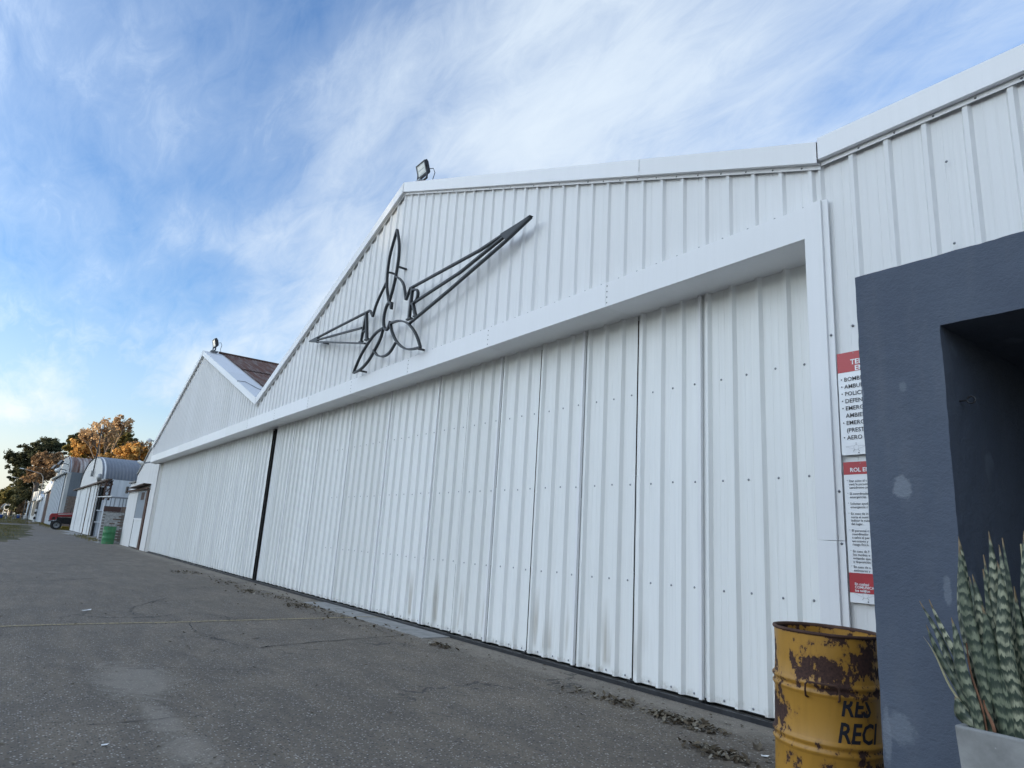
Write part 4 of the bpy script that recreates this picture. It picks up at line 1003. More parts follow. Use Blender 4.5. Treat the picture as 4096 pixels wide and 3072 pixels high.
xs_ = [-73.6, -70.3, -67.0, -64.2, -61.2, -58.6, -56.15]
for k, (a_, b_) in enumerate(zip(xs_, xs_[1:])): MB().box(a_ + .03, b_ - .03, .36 + .04 * (k % 2), .42 + .04 * (k % 2), .05, 3.62).build('door_leaf', 'old_white_door', ch_)
for x in (-61.2, -56.12): MB().box(x - .10, x + .06, .31, .36, .02, 3.6).build('door_edge', 'rust_wood', ch_)
MB().box(-77.0, -50.0, .22, .50, 3.64, 3.74).build('door_track', 'rust_wood', ch_)
MB().box(-73.6, -56.0, .52, .60, 0, 3.4).build('door_backing', 'interior_dark', ch_)
sw = MB(); n_ = 60
for k in range(26): sw.box(-56.03 - .03 * (k % 2), -55.99, .72 + k * .85, .72 + k * .85 + .84, 1.75, 4.0)
sw.build('side_wall', 'white_ribbed', ch_)
for k in range(24):
    MB().box(-56.05, -56.0 - .025 * (k % 2), .55 + k * .14, .55 + k * .14 + .13, 0, 1.74).build('side_sheet', ('white_ribbed' if k % 3 else 'grey_panel') if k < 5 else 'galv_and_shade', ch_)  # sheets behind the first few are coloured dark as painted awning shade
for z in (.95, 1.75): MB().box(-56.0, -55.95, .5, 4, z, z + .07).build('girt', 'white_trim', ch_)
MB().box(-73.6, -73.4, .6, 22, 0, 4.0).build('side_wall', 'white_ribbed', ch_)
MB().box(-73.6, -56, 22, 22.1, 0, 4.0).build('back_wall', 'white_ribbed', ch_)
# lattice post carrying the free end of the track
lat = MB()
for dx in (-.28, .28):
    for dy in (-.0, .3): lat.bar((-50.6 + dx, .25 + dy, 2.4), (-50.6 + dx, .25 + dy, 3.64), .05)
for k in range(3):
    z0 = 2.42 + k * .4
    for dy in (0, .3):
        lat.bar((-50.88, .25 + dy, z0), (-50.32, .25 + dy, z0 + .4), .03); lat.bar((-50.32, .25 + dy, z0), (-50.88, .25 + dy, z0 + .4), .03)
    for dx in (-.28, .28):
        lat.bar((-50.6 + dx, .25, z0), (-50.6 + dx, .55, z0 + .4), .03); lat.bar((-50.6 + dx, .55, z0), (-50.6 + dx, .25, z0 + .4), .03)
lat.build('lattice_post', 'rust_steel', ch_)
MB().box(-50.66, -50.54, .34, .46, 0, 2.42).build('post', 'white_trim', ch_)
lb = MB()
for z in (3.38, 3.62):
    for y in (.3, .55): lb.bar((-54.5, y, z), (-49.9, y, z), .05)
for k in range(9):
    xa = -54.5 + k * .51; lb.bar((xa, .3, 3.38), (xa + .51, .3, 3.62), .03); lb.bar((xa, .55, 3.62), (xa + .51, .55, 3.38), .03)
lb.build('lattice_beam', 'rust_steel', ch_)
MB().lathe([(.001, .3), (.16, .25), (.2, 0), (.12, -.3), (.001, -.32)], 12, (-56.6, .38)).build('vent', 'grey_steel', ch_, smooth=True)
for o in ch_.children:
    if o.name.startswith('vent'): o.location.z = 4.05
fixp(ch_)
mast = thing('antenna_mast', 'thin dark antenna mast on the front of the arched hangar', 'antenna', (-62.5, .38, 4.6))
MB().tube([(0, 0, 0), (0, 0, 2.2), (.02, 0, 3.6)], [.05, .045, .03], 6).build('pole', 'dark_steel', mast)
MB().tube([(.02, 0, 3.6), (.02, 0, 3.95)], .09, 8).build('head', 'lamp_white', mast)
MB().box(-.12, .12, -.14, .06, -.2, .25).build('box', 'grey_steel', mast)

# ------------------------------------------------------------------ rusty arched hangar
dh = thing('rusty_hangar', 'tall hangar with rust streaked arched roof and pale blue door leaves', 'hangar', (-102, .3, 0))
apD = arch_pts(-116.5, -88.9, 6.0, 8.4)
MB().prism([(-116.5, 5.9), (-88.9, 5.9)] + list(reversed(apD)), .3, .5).build('gable_wall', 'grey_panel', dh)
barrel_roof(dh, apD, .2, 24, 0.42, 0.06, 'rust_white_roof')
nD = 8; wD = (-91.2 + 116.3) / nD
for k in range(nD):
    a_ = -116.3 + k * wD
    MB().box(a_ + .06, a_ + wD * .80, .10, .18, .0, 5.9).build('door_leaf', 'old_grey_door', dh)
    MB().box(a_ + wD * .80, a_ + wD + .06, .20, .26, 0.0, 5.9).build('door_leaf', 'interior_dark' , dh)
MB().box(-91.1, -88.9, .16, .5, 0, 5.9).build('corner_pier', 'pillar_plaster', dh)
MB().prism([(-118, 6.15), (-89.5, 5.85), (-89.5, 5.95), (-118, 6.35)], -.2, .4).build('door_hood', 'grey_steel', dh)
sw = MB()
for k in range(60): sw.box(-88.93 - .05 * (k % 2), -88.88, .5 + k * .2, .5 + k * .2 + .19, 3.42, 6.0)
sw.build('side_cladding', 'galv_and_shade', dh)
MB().box(-89.1, -88.92, .5, 24, 0, 3.42).build('side_wall_core', 'mortar', dh)
mbk = MB().box(-.03, .03, -.2, .2, 0, .13).mesh('brick', 'brick_raw')
for r_ in range(22):
    for k in range(8):
        inst('brick', mbk, dh, (-88.90 + random.uniform(-.01, .01), .72 + k * .42 + (.2 if r_ % 2 else 0), .02 + r_ * .154))
MB().box(-88.93, -88.7, 1.55, 1.85, 3.15, 3.45).build('junction_box', 'lamp_white', dh)
MB().box(-116.5, -116.3, .5, 24, 0, 6.0).build('side_wall', 'galv_and_shade', dh)
MB().box(-116.5, -89, 24, 24.1, 0, 6.0).build('back_wall', 'galv_and_shade', dh)
fixp(dh)
def small_flood(loc, label, cat, white=False):
    t_ = thing('wall_floodlight' if not white else 'wall_lamp', label, cat, loc)
    MB().tube([(0, .3, 0), (0, 0, .1), (0, -.35, .05)], .04, 6).build('arm', 'dark_steel', t_)
    if white:
        b_ = MB().lathe([(.001, .3), (.1, .25), (.32, -.15), (.25, -.3), (.001, -.4)], 12).build('shade', 'lamp_white', t_, smooth=True); b_.location = (0, -.5, 0); b_.rotation_euler = (R(-35), 0, 0)
    else:
        b_ = MB().prism_x([(-.15, -.3), (-.1, .3), (.1, .25), (.15, -.2)], -.4, .4).build('housing', 'dark_steel', t_); b_.location = (0, -.5, .15); b_.rotation_euler = (R(-25), 0, R(15))
    return t_
small_flood((-93.0, .0, 7.0), 'dark floodlight on the arch of the rusty hangar', 'floodlight')
small_flood((-95.0, .0, 6.45), 'white domed lamp above the doors of the rusty hangar', 'lamp', True)
small_flood((-106.0, .0, 7.2), 'dark floodlight standing out on the left of the rusty hangar', 'floodlight')

# ------------------------------------------------------------------ farther sheds
eh = thing('rust_door_shed', 'low shed with pale and rust red door leaves left of the rusty hangar', 'shed', (-127, .2, 0))
MB().box(-137, -118.5, .4, 14, 0, 4.6).build('body', 'grey_panel', eh)
MB().prism([(-138, 4.5), (-118, 4.9), (-118, 5.5), (-126, 6.3), (-138, 5.4)], .1, 14).build('roof', 'white_ribbed', eh)
MB().box(-136.6, -127.5, .1, .2, 0, 4.5).build('door_leaf', 'old_grey_door', eh)
MB().box(-127.4, -122.6, .16, .26, 0, 4.6).build('door_leaf', 'rust_steel', eh)
MB().box(-122.5, -118.6, .20, .30, 0, 4.6).build('door_leaf', 'rust_wood', eh)
MB().box(-138, -118, -.05, .35, 4.6, 4.75).build('door_hood', 'grey_steel', eh)
fixp(eh)
gh = thing('ribbed_shed', 'low shed with ribbed metal front and sagging eave behind the striped post', 'shed', (-148, .2, 0))
MB().box(-159, -138.2, .3, 14, 0, 3.8).build('body', 'white_ribbed', gh)
for k in range(9): MB().box(-158.8 + k * 2.28, -156.7 + k * 2.28, .18 + .05 * (k % 2), .29, 0, 3.7).build('front_sheet', 'old_grey_door', gh)
MB().prism([(-160, 3.7), (-138.1, 3.75), (-138.1, 4.1), (-146, 4.8), (-152, 4.3), (-160, 4.1)], -.1, 14).build('roof', 'white_ribbed', gh)
MB().prism([(-222, 4.6), (-160.5, 4.1), (-160.5, 5.9), (-222, 7.0)], 2, 2.2).build('upper_front', 'grey_panel', gh)
fixp(gh)
fh = thing('far_white_shed', 'long white shed with dark blue grey window at the end of the row', 'shed', (-195, .2, 0))
MB().box(-236, -160.4, .4, 16, 0, 4.1).build('body', 'whitewash', fh)
MB().box(-188, -166, .28, .38, .9, 4.0).build('window', 'window_dark', fh)
for a_, b_ in ((-235, -224), (-222.5, -210), (-208.5, -199)): MB().box(a_, b_, .25, .36, 0, 4.1).build('door_leaf', 'old_grey_door', fh)
MB().prism([(-236.5, 4.2), (-160, 4.1), (-160, 5.7), (-226, 6.9), (-236.5, 5.0)], .1, 16).build('roof', 'grey_panel', fh)
fixp(fh)

# ------------------------------------------------------------------ tractor
tr = thing('tractor', 'red farm tractor nosing out between the two arched hangars', 'tractor', (-76.0, -0.60, 0))
# local: front points to -Y, right flank faces +X
hd = MB(); prof = [(-.62, .80), (-.64, 1.30), (-.55, 1.42), (1.25, 1.60), (1.25, 1.25), (-.05, 1.12), (-.12, .85)]
hd.prism_x(prof, -.30, .30)
o = hd.build('hood', 'tractor_red', tr); bv = o.modifiers.new('b', 'BEVEL'); bv.width = .05; bv.segments = 3
MB().prism_x([(-.02, 1.335), (1.15, 1.46), (1.15, 1.53), (-.02, 1.41)], .285, .315).build('side_stripe', 'tractor_silver', tr)
MB().prism_x([(-.45, .90), (-.20, .90), (-.20, 1.12), (-.40, 1.12)], .29, .312).build('side_grille', 'black_rubber', tr)
for k in range(5): MB().box(-.24, .24, -.66, -.645, .86 + k * .09, .90 + k * .09).build('front_grille', 'black_rubber', tr)
for sx in (-.18, .18): MB().lathe([(.001, .02), (.07, .015), (.08, 0), (.07, -.02)], 12).build('headlight', 'glass_lens', tr)
for k, ch in enumerate([c_ for c_ in tr.children if c_.name.startswith('headlight')]): ch.location = (-.18 + .36 * k, -.655, 1.22); ch.rotation_euler = (R(90), 0, 0)
en = MB(); en.box(-.22, .22, -.05, 1.5, .55, 1.12); en.box(-.28, .28, .15, .35, .75, 1.05); en.box(-.27, .27, .55, 1.0, .62, .95); en.box(-.33, .33, 1.0, 1.7, .50, 1.15); en.box(-.10, .10, -.45, 0, .52, .75)
en.build('engine', 'black_rubber', tr)
MB().box(-.3, .3, -.68, -.30, .70, .79).build('bumper', 'dark_steel', tr)
MB().bar((-.72, 0, .45), (.72, 0, .45), .10).build('front_axle', 'dark_steel', tr)
def wheel(name, rad, wid, loc):
    w_ = MB().lathe([(rad * .62, -wid / 2), (rad * .9, -wid / 2), (rad, -wid * .32), (rad, wid * .32), (rad * .9, wid / 2), (rad * .62, wid / 2), (rad * .62, -wid / 2)], 28).build(name, 'black_rubber', tr, smooth=True)
    rm = MB().lathe([(.001, wid * .1), (rad * .25, wid * .16), (rad * .5, wid * .05), (rad * .62, wid * .40), (rad * .62, -wid * .4), (.001, -wid * .3)], 24).build('rim', 'grey_steel', w_, smooth=True)
    hb = MB().lathe([(.001, wid * .35), (rad * .14, wid * .33), (rad * .16, wid * .1)], 14).build('hub', 'dark_steel', w_, smooth=True)
    for k in range(18):
        a_ = 2 * math.pi * k / 18; lg = inst('lug', lug_me, w_, (0, 0, 0), (0, 0, a_)); lg.scale = (rad, rad, wid)
    w_.location = loc; w_.rotation_euler = (0, R(90), 0); return w_
lug_me = MB().box(.97, 1.03, -.05, .05, -.42, .42).mesh('lug', 'black_rubber')
wheel('front_wheel', .41, .22, (.72, -.02, .41)); wheel('front_wheel', .41, .22, (-.72, -.02, .41))
wheel('rear_wheel', .72, .40, (.78, 1.85, .72)); wheel('rear_wheel', .72, .40, (-.78, 1.85, .72))
MB().tube([(0, 1.25, 1.5), (0, 1.5, 1.75)], .03, 6).build('steering_column', 'dark_steel', tr)
sw_ = MB(); sw_.tube([(.2 * math.cos(a * .5236), 1.5 + .08 * math.sin(a * .5236), 1.77 + .18 * math.sin(a * .5236)) for a in range(13)], .018, 6, cap=False); sw_.build('steering_wheel', 'black_rubber', tr)
MB().box(-.25, .25, 1.8, 2.2, 1.15, 1.25).build('seat', 'black_rubber', tr)
MB().tube([(.25, .9, 1.5), (.25, .9, 2.0)], .03, 6).build('exhaust', 'dark_steel', tr)
o = MB().box(-.5, .3, -.25, .32, 0, .34).build('weight_block', 'yellow_paint', None); o.location = (-76.6, .15, 0); bv = o.modifiers.new('b', 'BEVEL'); bv.width = .04
tag(o, 'yellow block on the grass under the red tractor', 'block')

# ------------------------------------------------------------------ small far things
def lamp_post(x, y, h, arm, label, tilt=0):
    t_ = thing('street_lamp', label, 'street lamp', (x, y, 0), group='street lamps before the far sheds')
    pts = [(0, 0, 0), (0, 0, h * .8), (0, -.15, h * .92), (0, -.55, h * .985), (0, -arm * .6, h * 1.02), (0, -arm, h * 1.05)]
    MB().tube(pts, [.10, .085, .07, .06, .055, .05], 8).build('pole', 'concrete', t_, smooth=True)
    b_ = MB(); b_.prism_x([(-.75, .02), (-.1, -.06), (0, .0), (-.1, .12), (-.6, .14)], -.14, .14); o = b_.build('lamp_head', 'lamp_white', t_); o.location = (0, -arm, h * 1.05)
lamp_post(-150, .0, 8.6, 3.2, 'street lamp with the longest arm, tallest of the far lamps')
lamp_post(-172, -.6, 7.9, 3.4, 'street lamp with white pole before the dark window of the far shed')
lamp_post(-208, -.8, 7.2, 3.2, 'street lamp lowest and farthest left, before the white shed')
def table(x, y, rz, label):
    t_ = thing('picnic_table', label, 'table', (x, y, 0), (0, 0, rz), 'concrete picnic tables')
    MB().box(-.5, .5, -.95, .95, .70, .78).build('table_top', 'concrete', t_)
    for yy in (-.55, .55): MB().box(-.3, .3, yy - .12, yy + .12, 0, .70).build('leg', 'concrete', t_)
table(-164, -3.6, R(10), 'concrete picnic table beside the blue bin on the grass')
table(-172, -2.0, R(-5), 'concrete picnic table nearer the white shed')
def bin_(x, y, r, h, label):
    t_ = thing('blue_bin', label, 'bin', (x, y, 0), group='blue bins')
    MB().lathe([(.001, .01), (r * .85, 0), (r * .95, h * .5), (r, h)], 16).build('body', 'blue_plastic', t_, smooth=True)
    MB().lathe([(r * 1.04, h - .08), (r * 1.06, h), (r * .94, h + .01), (r * .92, h - .05)], 16).build('rim', 'lamp_white', t_, smooth=True)
bin_(-170, -5.1, .42, .85, 'blue bin left of the concrete picnic table')
bin_(-205, -1.7, .40, .95, 'blue bin by the corner of the far white shed')
sp_ = thing('striped_post', 'black and white striped post before the ribbed shed', 'post', (-139, -.45, 0))
for k in range(5): MB().tube([(0, 0, k * .42), (0, 0, k * .42 + .42)], .16, 10).build('band', 'black_rubber' if k % 2 else 'lamp_white', sp_)
def dish(x, y, h, r, label, rz):
    t_ = thing('satellite_dish', label, 'dish', (x, y, 0), (0, 0, rz), 'satellite dishes')
    MB().tube([(0, 0, 0), (0, 0, h)], .12, 8).build('mast', 'lamp_white', t_)
    o = MB().lathe([(.001, .0), (r * .4, .05), (r * .75, .2), (r, .42), (r * .98, .45), (r * .7, .25), (.001, .06)], 20).build('reflector', 'pillar_plaster', t_, smooth=True); o.location = (0, 0, h); o.rotation_euler = (R(62), 0, 0)
    MB().tube([(0, -.1, h), (0, -1.0, h + .3)], .04, 6).build('feed_arm', 'grey_steel', t_)
dish(-262, -3.6, 2.9, 1.35, 'sunlit satellite dish on a mast beyond the lawn, the right one', R(60)); dish(-270, -4.9, 2.8, 1.2, 'grey satellite dish on a mast beyond the lawn, the left one', R(-20))
fn = thing('rail_fence', 'low pale rail fence across the far lawn', 'fence', (-330, -20, 0))
for k in range(16): MB().box(-.12, .12, -14 + k * 2.0, -13.8 + k * 2.0, 0, 1.1).build('post', 'concrete', fn)
for z in (.45, .85): MB().box(-.06, .06, -14, 17, z, z + .14).build('rail', 'concrete', fn)
o = MB().lathe([(.001, 0), (.55, .05), (.6, .4), (.35, .8), (.001, .95)], 10); 
o.v = [(x * (1 + .2 * noise.noise(Vector((x * 2, y * 2, z * 2)))), y, z) for x, y, z in o.v]
o = o.build('boulder', 'whitewash', None, smooth=True); o.location = (-178, -.9, 0); tag(o, 'pale rounded boulder on the lawn before the white shed', 'boulder')

# ------------------------------------------------------------------ litter on the asphalt
def leaf_mesh(mb, c, s, flat=0.5):
    rz = random.uniform(0, 6.28); cu = random.uniform(.1, .5); tx = random.uniform(-1, 1) * (1 - flat); ty = random.uniform(-1, 1) * (1 - flat)
    Rm = Matrix.Rotation(rz, 3, 'Z') @ Matrix.Rotation(tx, 3, 'X') @ Matrix.Rotation(ty, 3, 'Y')
    pts = [(-.5, 0, 0), (-.2, .26, cu * .35), (.2, .22, cu * .3), (.55, 0, .08), (.2, -.22, cu * .3), (-.2, -.26, cu * .35), (-.15, 0, 0), (.2, 0, 0)]
    n = len(mb.v); P_ = [Rm @ (Vector(p) * s) for p in pts]; mz = min(p.z for p in P_)
    mb.v += [(c[0] + p.x, c[1] + p.y, c[2] + p.z - mz + .003) for p in P_]
    mb.f += [(n, n + 6, n + 1), (n + 1, n + 6, n + 7, n + 2), (n + 2, n + 7, n + 3), (n + 3, n + 7, n + 4), (n + 4, n + 7, n + 6, n + 5), (n + 5, n + 6, n)]
def litter(name, spots, label, n, s0=.03, s1=.065, hgt=.03):
    mb = MB()
    for _ in range(n):
        (x, y, rx, ry) = random.choice(spots); a_ = random.gauss(0, .62); b_ = random.gauss(0, .62)
        rr = math.hypot(a_, b_)
        leaf_mesh(mb, (x + a_ * rx, y + b_ * ry, max(0, hgt * (1 - rr)) * random.random()), random.uniform(s0, s1), .4)
    o = mb.build(name, 'dry_leaf', None, fix=False); tag(o, label, 'leaf litter', kind='stuff'); return o
litter('leaf_litter', [(-4.45, -.19, .16, .09), (-4.25, -.2, .14, .09), (-4.85, -.24, .20, .10)], 'drift of dry brown leaves by the doors, farther drift', 110)
litter('leaf_litter', [(-3.78, -.2, .12, .10), (-3.62, -.19, .15, .12), (-3.48, -.2, .14, .10), (-3.92, -.18, .12, .06)], 'thickest drift of dry leaves by the doors near the drum', 260)
litter('leaf_litter', [(-3.15, -.66, .10, .07), (-3.02, -.66, .12, .09), (-2.92, -.62, .10, .06)], 'drift of dry leaves nearest the camera by the yellow drum', 150)
litter('leaf_litter', [(-7.35, -.16, .2, .10), (-11.8, -.28, .35, .2), (-14.4, -.42, .4, .2), (-19.9, -.5, .5, .3), (-16.5, -.3, 1.5, .3), (-13, -.2, 1.5, .2), (-10.5, -.25, 2, .25)], 'sparse dry leaves blown along the foot of the far doors', 520, .03, .075, .02)
mb = MB()
for _ in range(1100):
    x = -random.uniform(2.6, 13) if random.random() < .8 else -random.uniform(2.6, 30); y = random.uniform(-4.6, .33) if random.random() < .5 else random.uniform(-.6, .33)
    leaf_mesh(mb, (x, y, 0), random.uniform(.008, .04), .75)
o = mb.build('scattered_leaves', 'dry_leaf', None, fix=False); tag(o, 'single dry leaves and crumbs strewn over the asphalt', 'leaf litter', kind='stuff')
# a curled leaf and paper scraps that read singly
mb = MB(); n_ = 8
for k in range(n_ + 1):
    a_ = R(-100 + 200 * k / n_)
    for j in range(4):
        y = -.035 + .07 * j / 3; r_ = .022 * (1 - .35 * (j / 3) ** 2); mb.v.append((r_ * math.sin(a_), y, .024 - r_ * math.cos(a_)))
for k in range(n_):
    for j in range(3): q = k * 4 + j; mb.f.append((q, q + 1, q + 5, q + 4))
o = mb.build('curled_leaf', 'dry_leaf', None, smooth=True); o.location = (-3.0, -.26, 0); o.rotation_euler = (0, 0, R(40)); o.scale = (1.4, 1.4, 1.4); tag(o, 'curled brown leaf like a small cup beside the yellow drum', 'leaf')
def scrap(x, y, s, rz, label):
    mb = MB(); mb.v = [(-.5, -.2, 0), (.1, -.35, .02), (.5, .1, .10), (.15, .4, .16), (-.35, .25, .03)]; mb.f = [(0, 1, 4), (1, 2, 3), (1, 3, 4)]
    mb.v = [(a_ * s, b_ * s, c_ * s + .003) for a_, b_, c_ in mb.v]; o = mb.build('paper_scrap', 'paper', None, fix=False); o.location = (x, y, 0); o.rotation_euler = (0, 0, rz); tag(o, label, 'paper')
scrap(-11.3, -3.5, .14, R(30), 'white paper scrap lying alone on the open asphalt')
scrap(-2.86, -.38, .07, R(-40), 'small pale paper scrap on the asphalt touching the yellow drum')
scrap(-4.70, -3.96, .05, R(10), 'small pale paper scrap low on the left foreground asphalt')
# grass tufts at building feet and at the edge of the lawn
mb = MB()
def tuft(x, y, n, h, sp):
    for _ in range(n):
        a_ = random.uniform(0, 6.28); r_ = random.random() * sp; bx, by = x + r_ * math.cos(a_), y + r_ * math.sin(a_); hh = h * random.uniform(.4, 1)
        l_ = random.uniform(-.4, .4) * hh; k_ = random.uniform(-.4, .4) * hh; w_ = .012 + .01 * h; c_, s_ = math.cos(a_) * w_, math.sin(a_) * w_
        n0 = len(mb.v); mb.v += [(bx - c_, by - s_, 0), (bx + c_, by + s_, 0), (bx + l_, by + k_, hh)]; mb.f.append((n0, n0 + 1, n0 + 2))
for _ in range(260): tuft(random.uniform(-130, -74), random.uniform(-1.0, .9) if random.random() < .3 else random.uniform(-.2, .6), 14, .22, .5)
for _ in range(500): x = random.uniform(-240, -104); tuft(x, random.uniform(-9, -1.6), 12, .25, .9)
for _ in range(300): x = random.uniform(-88, -40); tuft(x, -random.uniform(3.4, 7) - max(0, (x + 60) * .06), 10, .14, .6)
for _ in range(40): tuft(random.uniform(-57, -42.5), random.uniform(-.6, .1), 10, .16, .3)
o = mb.build('grass', 'leaves_olive', None, fix=False); tag(o, 'short rough grass along the apron edge and the lawn', 'grass', kind='stuff')

# ------------------------------------------------------------------ trees
def tree(name, label, base, trunk_h, clumps, leafmat, leaf, per, bark='bark', seed=1, trunk_r=.3, group=None, twigs=0):
    """clumps: (dx, dy, z, rx, rz, density[, material])"""
    rnd = random.Random(seed); t_ = thing(name, label, 'tree', base, group=group)
    tb = MB(); top = Vector((rnd.uniform(-.3, .3), rnd.uniform(-.3, .3), trunk_h))
    tb.tube([(0, 0, -.1), tuple(top * .5 + Vector((rnd.uniform(-.15, .15), rnd.uniform(-.15, .15), 0))), tuple(top)], [trunk_r, trunk_r * .8, trunk_r * .62], 9)
    bymat = {}
    for c in clumps:
        dx, dy, z, rx, rz, de = c[:6]; mt = c[6] if len(c) > 6 else leafmat
        cc = Vector((dx, dy, z)); st = top * rnd.uniform(.75, 1.0); mid = st.lerp(cc, .5) + Vector((rnd.uniform(-.5, .5), rnd.uniform(-.5, .5), rnd.uniform(.1, .8)))
        tb.tube([tuple(st), tuple(mid), tuple(cc)], [trunk_r * .40, trunk_r * .24, .05], 6, cap=False)
        for k in range(5 + twigs):
            d = Vector((rnd.gauss(0, 1), rnd.gauss(0, 1), rnd.gauss(.35, .7))).normalized(); s0 = mid.lerp(cc, rnd.uniform(.3, 1)); e = cc + Vector((d.x * rx, d.y * rx, d.z * rz)) * rnd.uniform(.7, 1.02)
            m2 = s0.lerp(e, .5) + Vector((rnd.uniform(-.25, .25), rnd.uniform(-.25, .25), rnd.uniform(-.1, .35)))
            tb.tube([tuple(s0), tuple(m2), tuple(e)], [.075, .05, .02], 4, cap=False)
        mb = bymat.setdefault(mt, MB())
        # sub-clumps so the outline is ragged and the sky shows through
        nsub = max(9, int(22 * de)); subs = []
        for k in range(nsub):
            d = Vector((rnd.gauss(0, 1), rnd.gauss(0, 1), rnd.gauss(.15, .8))).normalized() * rnd.uniform(.2, 1.12)
            subs.append((cc + Vector((d.x * rx, d.y * rx, d.z * rz)), rnd.choice((.12, .2, .3, .38)) if de > .6 else rnd.uniform(.32, .5)))
        for k in range(int(per * de)):
            sc_, sr = rnd.choice(subs); d = Vector((rnd.gauss(0, 1), rnd.gauss(0, 1), rnd.gauss(0, 1)))
            d = d.normalized() * (rnd.random() ** .5) if d.length > 0 else d
            p = sc_ + Vector((d.x * rx * sr, d.y * rx * sr, d.z * rz * sr))
            s = leaf * rnd.uniform(.55, 1.25); a_ = Vector((rnd.gauss(0, 1), rnd.gauss(0, 1), rnd.gauss(0, 1))).normalized(); b_ = a_.orthogonal().normalized(); c_ = a_.cross(b_)
            n0 = len(mb.v); mb.v += [tuple(p - b_ * s * .5), tuple(p + c_ * s * .32), tuple(p + b_ * s * .5), tuple(p - c_ * s * .32)]; mb.f.append((n0, n0 + 1, n0 + 2, n0 + 3))
    tb.build('trunk', bark, t_, smooth=True)
    for mt, mb in bymat.items(): mb.build('crown', mt, t_, fix=False)
    return t_
OR, PK, DK, OL, BRN = 'leaves_orange', 'leaves_pinkish', 'leaves_dark', 'leaves_olive', 'leaves_brown'
def ray_pt(u, v, X):
    """world point on the sight line of photograph pixel (u, v) at depth X: used once to read sizes off the plan"""
    d = rt * ((u - 2048) / 2695.7) - up * ((v - 1536) / 2695.7) + fw
    k = X / d.x
    return Vector((X, -4.6605 + d.y * k, 1.25 + d.z * k))
def tree_px(name, label, X, ubase, clumps_px, leafmat, leaf, per, bark='bark', seed=1, trunk_r=.3, th=None, twigs=0):
    b = ray_pt(ubase, 2062, X); b.z = 0
    cl = []
    for u, v, r_px, de, *mt in clumps_px:
        XX = X + random.Random(seed * 31 + u).uniform(-3, 3)
        p = ray_pt(u, v, XX); s = abs(XX) / 2695.7 * 1.22
        cl.append((p.x - b.x, p.y - b.y, p.z, r_px * s, r_px * s * .85, de, *mt))
    zs = [c[2] for c in cl]
    return tree(name, label, (b.x, b.y, 0), th or max(2.5, min(zs) * .75), cl, leafmat, leaf, per, bark, seed, trunk_r, 'trees behind the row of hangars', twigs)
tree_px('autumn_tree', 'tall half bare autumn tree rising over the arched roofs', -104, 395, [(440, 1700, 36, .5, PK), (400, 1722, 38, .5, PK), (480, 1690, 26, .45, PK), (360, 1738, 30, .4, PK), (425, 1750, 34, .5, PK), (345, 1755, 26, .3, PK), (495, 1712, 20, .35, PK)], PK, .42, 620, 'pale_bark', 3, .34, th=7, twigs=9)
tree_px('green_tree', 'olive green bushy tree behind the arched roof, right of the tall bare one', -112, 455, [(460, 1765, 42, 1.0, OL), (500, 1755, 30, .9, OL), (430, 1790, 40, 1.0, OL), (480, 1800, 40, .9, OL), (510, 1780, 22, .5, DK), (400, 1800, 34, .9, OR), (450, 1825, 40, .9, OR)], OL, .5, 1500, 'bark', 5, .35)
tree_px('green_tree', 'olive and orange tree rising behind the rusty arched roof', -118, 320, [(320, 1755, 26, 1.0, DK), (310, 1785, 32, 1.0, OL), (340, 1800, 38, 1.0, OR), (372, 1790, 34, .9, OR), (300, 1815, 28, .9, OL), (290, 1770, 12, .6, DK), (360, 1830, 36, 1.0, OR), (395, 1770, 24, .5, OL)], OL, .5, 1400, 'bark', 6, .35)
tree_px('autumn_tree', 'low orange leaved tree above the galvanised roof by the hangar', -92, 520, [(520, 1822, 34, 1.0), (550, 1808, 30, .9), (575, 1830, 34, 1.0), (490, 1835, 30, 1.0), (600, 1845, 26, .9), (540, 1850, 34, 1.0), (460, 1850, 34, 1.0)], OR, .42, 1300, 'pale_bark', 7, .25)
tree_px('bare_tree', 'thin leafless grey brown tree behind the left hangar corner', -100, 575, [(570, 1795, 34, .22, BRN), (600, 1800, 30, .22, BRN), (545, 1785, 24, .12, BRN), (605, 1825, 26, .4, BRN)], BRN, .35, 700, 'pale_bark', 8, .2, twigs=22)
tree_px('evergreen_tree', 'big dark evergreen tree towering over the far sheds', -205, 118, [(75, 1835, 30, 1.0), (62, 1850, 26, 1.0), (90, 1880, 34, 1.0), (135, 1800, 30, 1.0), (205, 1790, 36, 1.0), (235, 1785, 24, .9), (190, 1775, 24, .9), (140, 1830, 30, 1.0), (110, 1860, 30, 1.0), (78, 1902, 20, .7), (100, 1930, 36, 1.0), (180, 1815, 30, .9), (120, 1985, 30, 1.0)], DK, .52, 2000, 'bark', 9, .7, th=12)
tree_px('autumn_tree', 'brown leaved tree half bare before the dark evergreen', -165, 205, [(175, 1855, 34, .9), (200, 1835, 34, .9), (160, 1885, 36, 1.0), (215, 1870, 34, .8), (235, 1850, 22, .5), (190, 1905, 34, 1.0), (145, 1910, 28, .9), (232, 1885, 22, .6)], BRN, .55, 1200, 'pale_bark', 10, .35, th=8, twigs=4)
tree_px('olive_tree', 'sunlit olive tree at the left end of the tree row', -290, 40, [(40, 1965, 26, 1.0), (20, 1985, 26, 1.0), (62, 1975, 22, .9), (10, 2005, 24, 1.0), (50, 2000, 26, 1.0), (80, 1960, 18, .8)], OL, 1.0, 900, 'bark', 11, .5)
tree_px('evergreen_tree', 'dark rounded tree behind the far street lamps', -260, 88, [(90, 2000, 24, 1.0), (75, 2020, 22, 1.0), (105, 1985, 22, 1.0), (60, 2030, 18, .9), (98, 2030, 20, 1.0), (110, 1960, 18, .8)], DK, .9, 900, 'bark', 12, .5)
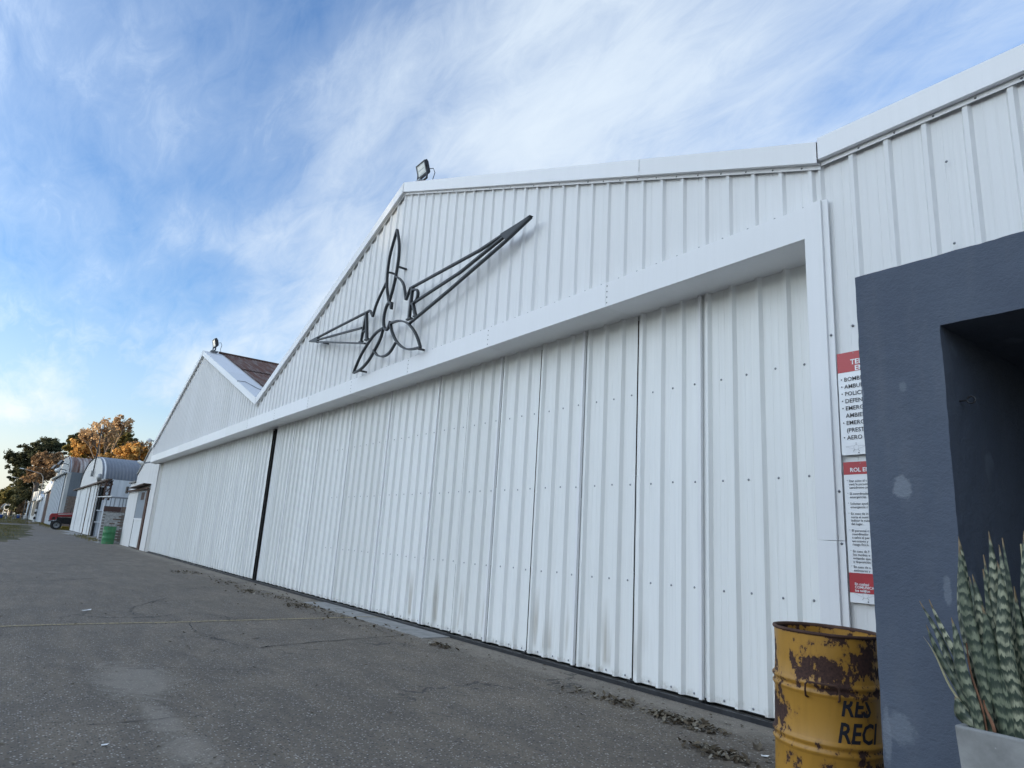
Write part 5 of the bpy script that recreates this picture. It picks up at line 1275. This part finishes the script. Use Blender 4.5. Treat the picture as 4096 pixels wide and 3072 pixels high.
tree_px('bare_tree', 'pale leafless bush at the far left beyond the lawn', -340, 25, [(12, 2022, 14, .35, BRN), (35, 2024, 14, .35, BRN), (55, 2040, 12, .6, BRN), (0, 2035, 12, .5, BRN)], BRN, .8, 600, 'pale_bark', 13, .3, twigs=14)
tree_px('evergreen_tree', 'low dark bush beyond the rail fence at far left', -350, 25, [(20, 2036, 9, 1.0), (35, 2034, 9, 1.0), (8, 2038, 8, .9)], DK, .7, 700, 'bark', 14, .3, th=1.5)
tree_px('autumn_tree', 'brown bush lit by the sun beside the far white shed', -240, 98, [(92, 2035, 12, .9), (102, 2020, 12, .8), (85, 2045, 9, .8)], BRN, .6, 700, 'pale_bark', 15, .25, th=2)

# far-off wood closing the horizon, and two unseen tree belts added to keep low sun off the buildings
def wood(name, label, spots, h0, h1, leaf, mat, per, seed):
    rnd = random.Random(seed); mb = MB()
    for x, y in spots:
        h = rnd.uniform(h0, h1); r = h * rnd.uniform(.32, .48)
        for k in range(per):
            d = Vector((rnd.gauss(0, 1), rnd.gauss(0, 1), rnd.gauss(0, 1))).normalized() * rnd.random() ** .4
            rr = r * (1 + .35 * noise.noise(Vector((d.x * 2 + x, d.y * 2 + y, d.z * 2))))
            p = Vector((x + d.x * rr, y + d.y * rr, h * .55 + d.z * h * .48)); s = leaf * rnd.uniform(.6, 1.3)
            a_ = Vector((rnd.gauss(0, 1), rnd.gauss(0, 1), rnd.gauss(0, 1))).normalized(); b_ = a_.orthogonal().normalized(); c_ = a_.cross(b_)
            n0 = len(mb.v); mb.v += [tuple(p - b_ * s), tuple(p + c_ * s * .7), tuple(p + b_ * s), tuple(p - c_ * s * .7)]; mb.f.append((n0, n0 + 1, n0 + 2, n0 + 3))
    o = mb.build(name, mat, None, fix=False); tag(o, label, 'wood', kind='stuff'); return o
rnd = random.Random(44)
wood('far_wood', 'hazy line of far trees closing the horizon at left', [(-430 + rnd.uniform(-30, 30), -70 + k * 9) for k in range(22)], 7, 13, 1.1, 'leaves_olive', 420, 20)
wood('unseen_shade_belt', 'lower belt of unseen dark trees added across the apron to shade the far sheds', [(-268 + k * 4.6 + rnd.uniform(-1, 1), -78 + (4 if k % 2 else -4)) for k in range(30)], 11, 13, 1.2, 'leaves_dark', 700, 21)
wood('unseen_shade_belt', 'taller belt of unseen dark trees added behind the camera to shade the facade', [(-132 + k * 4.6 + rnd.uniform(-1, 1), -76 + (4 if k % 2 else -4)) for k in range(34)], 13.5, 15.5, 1.3, 'leaves_dark', 1500, 22)
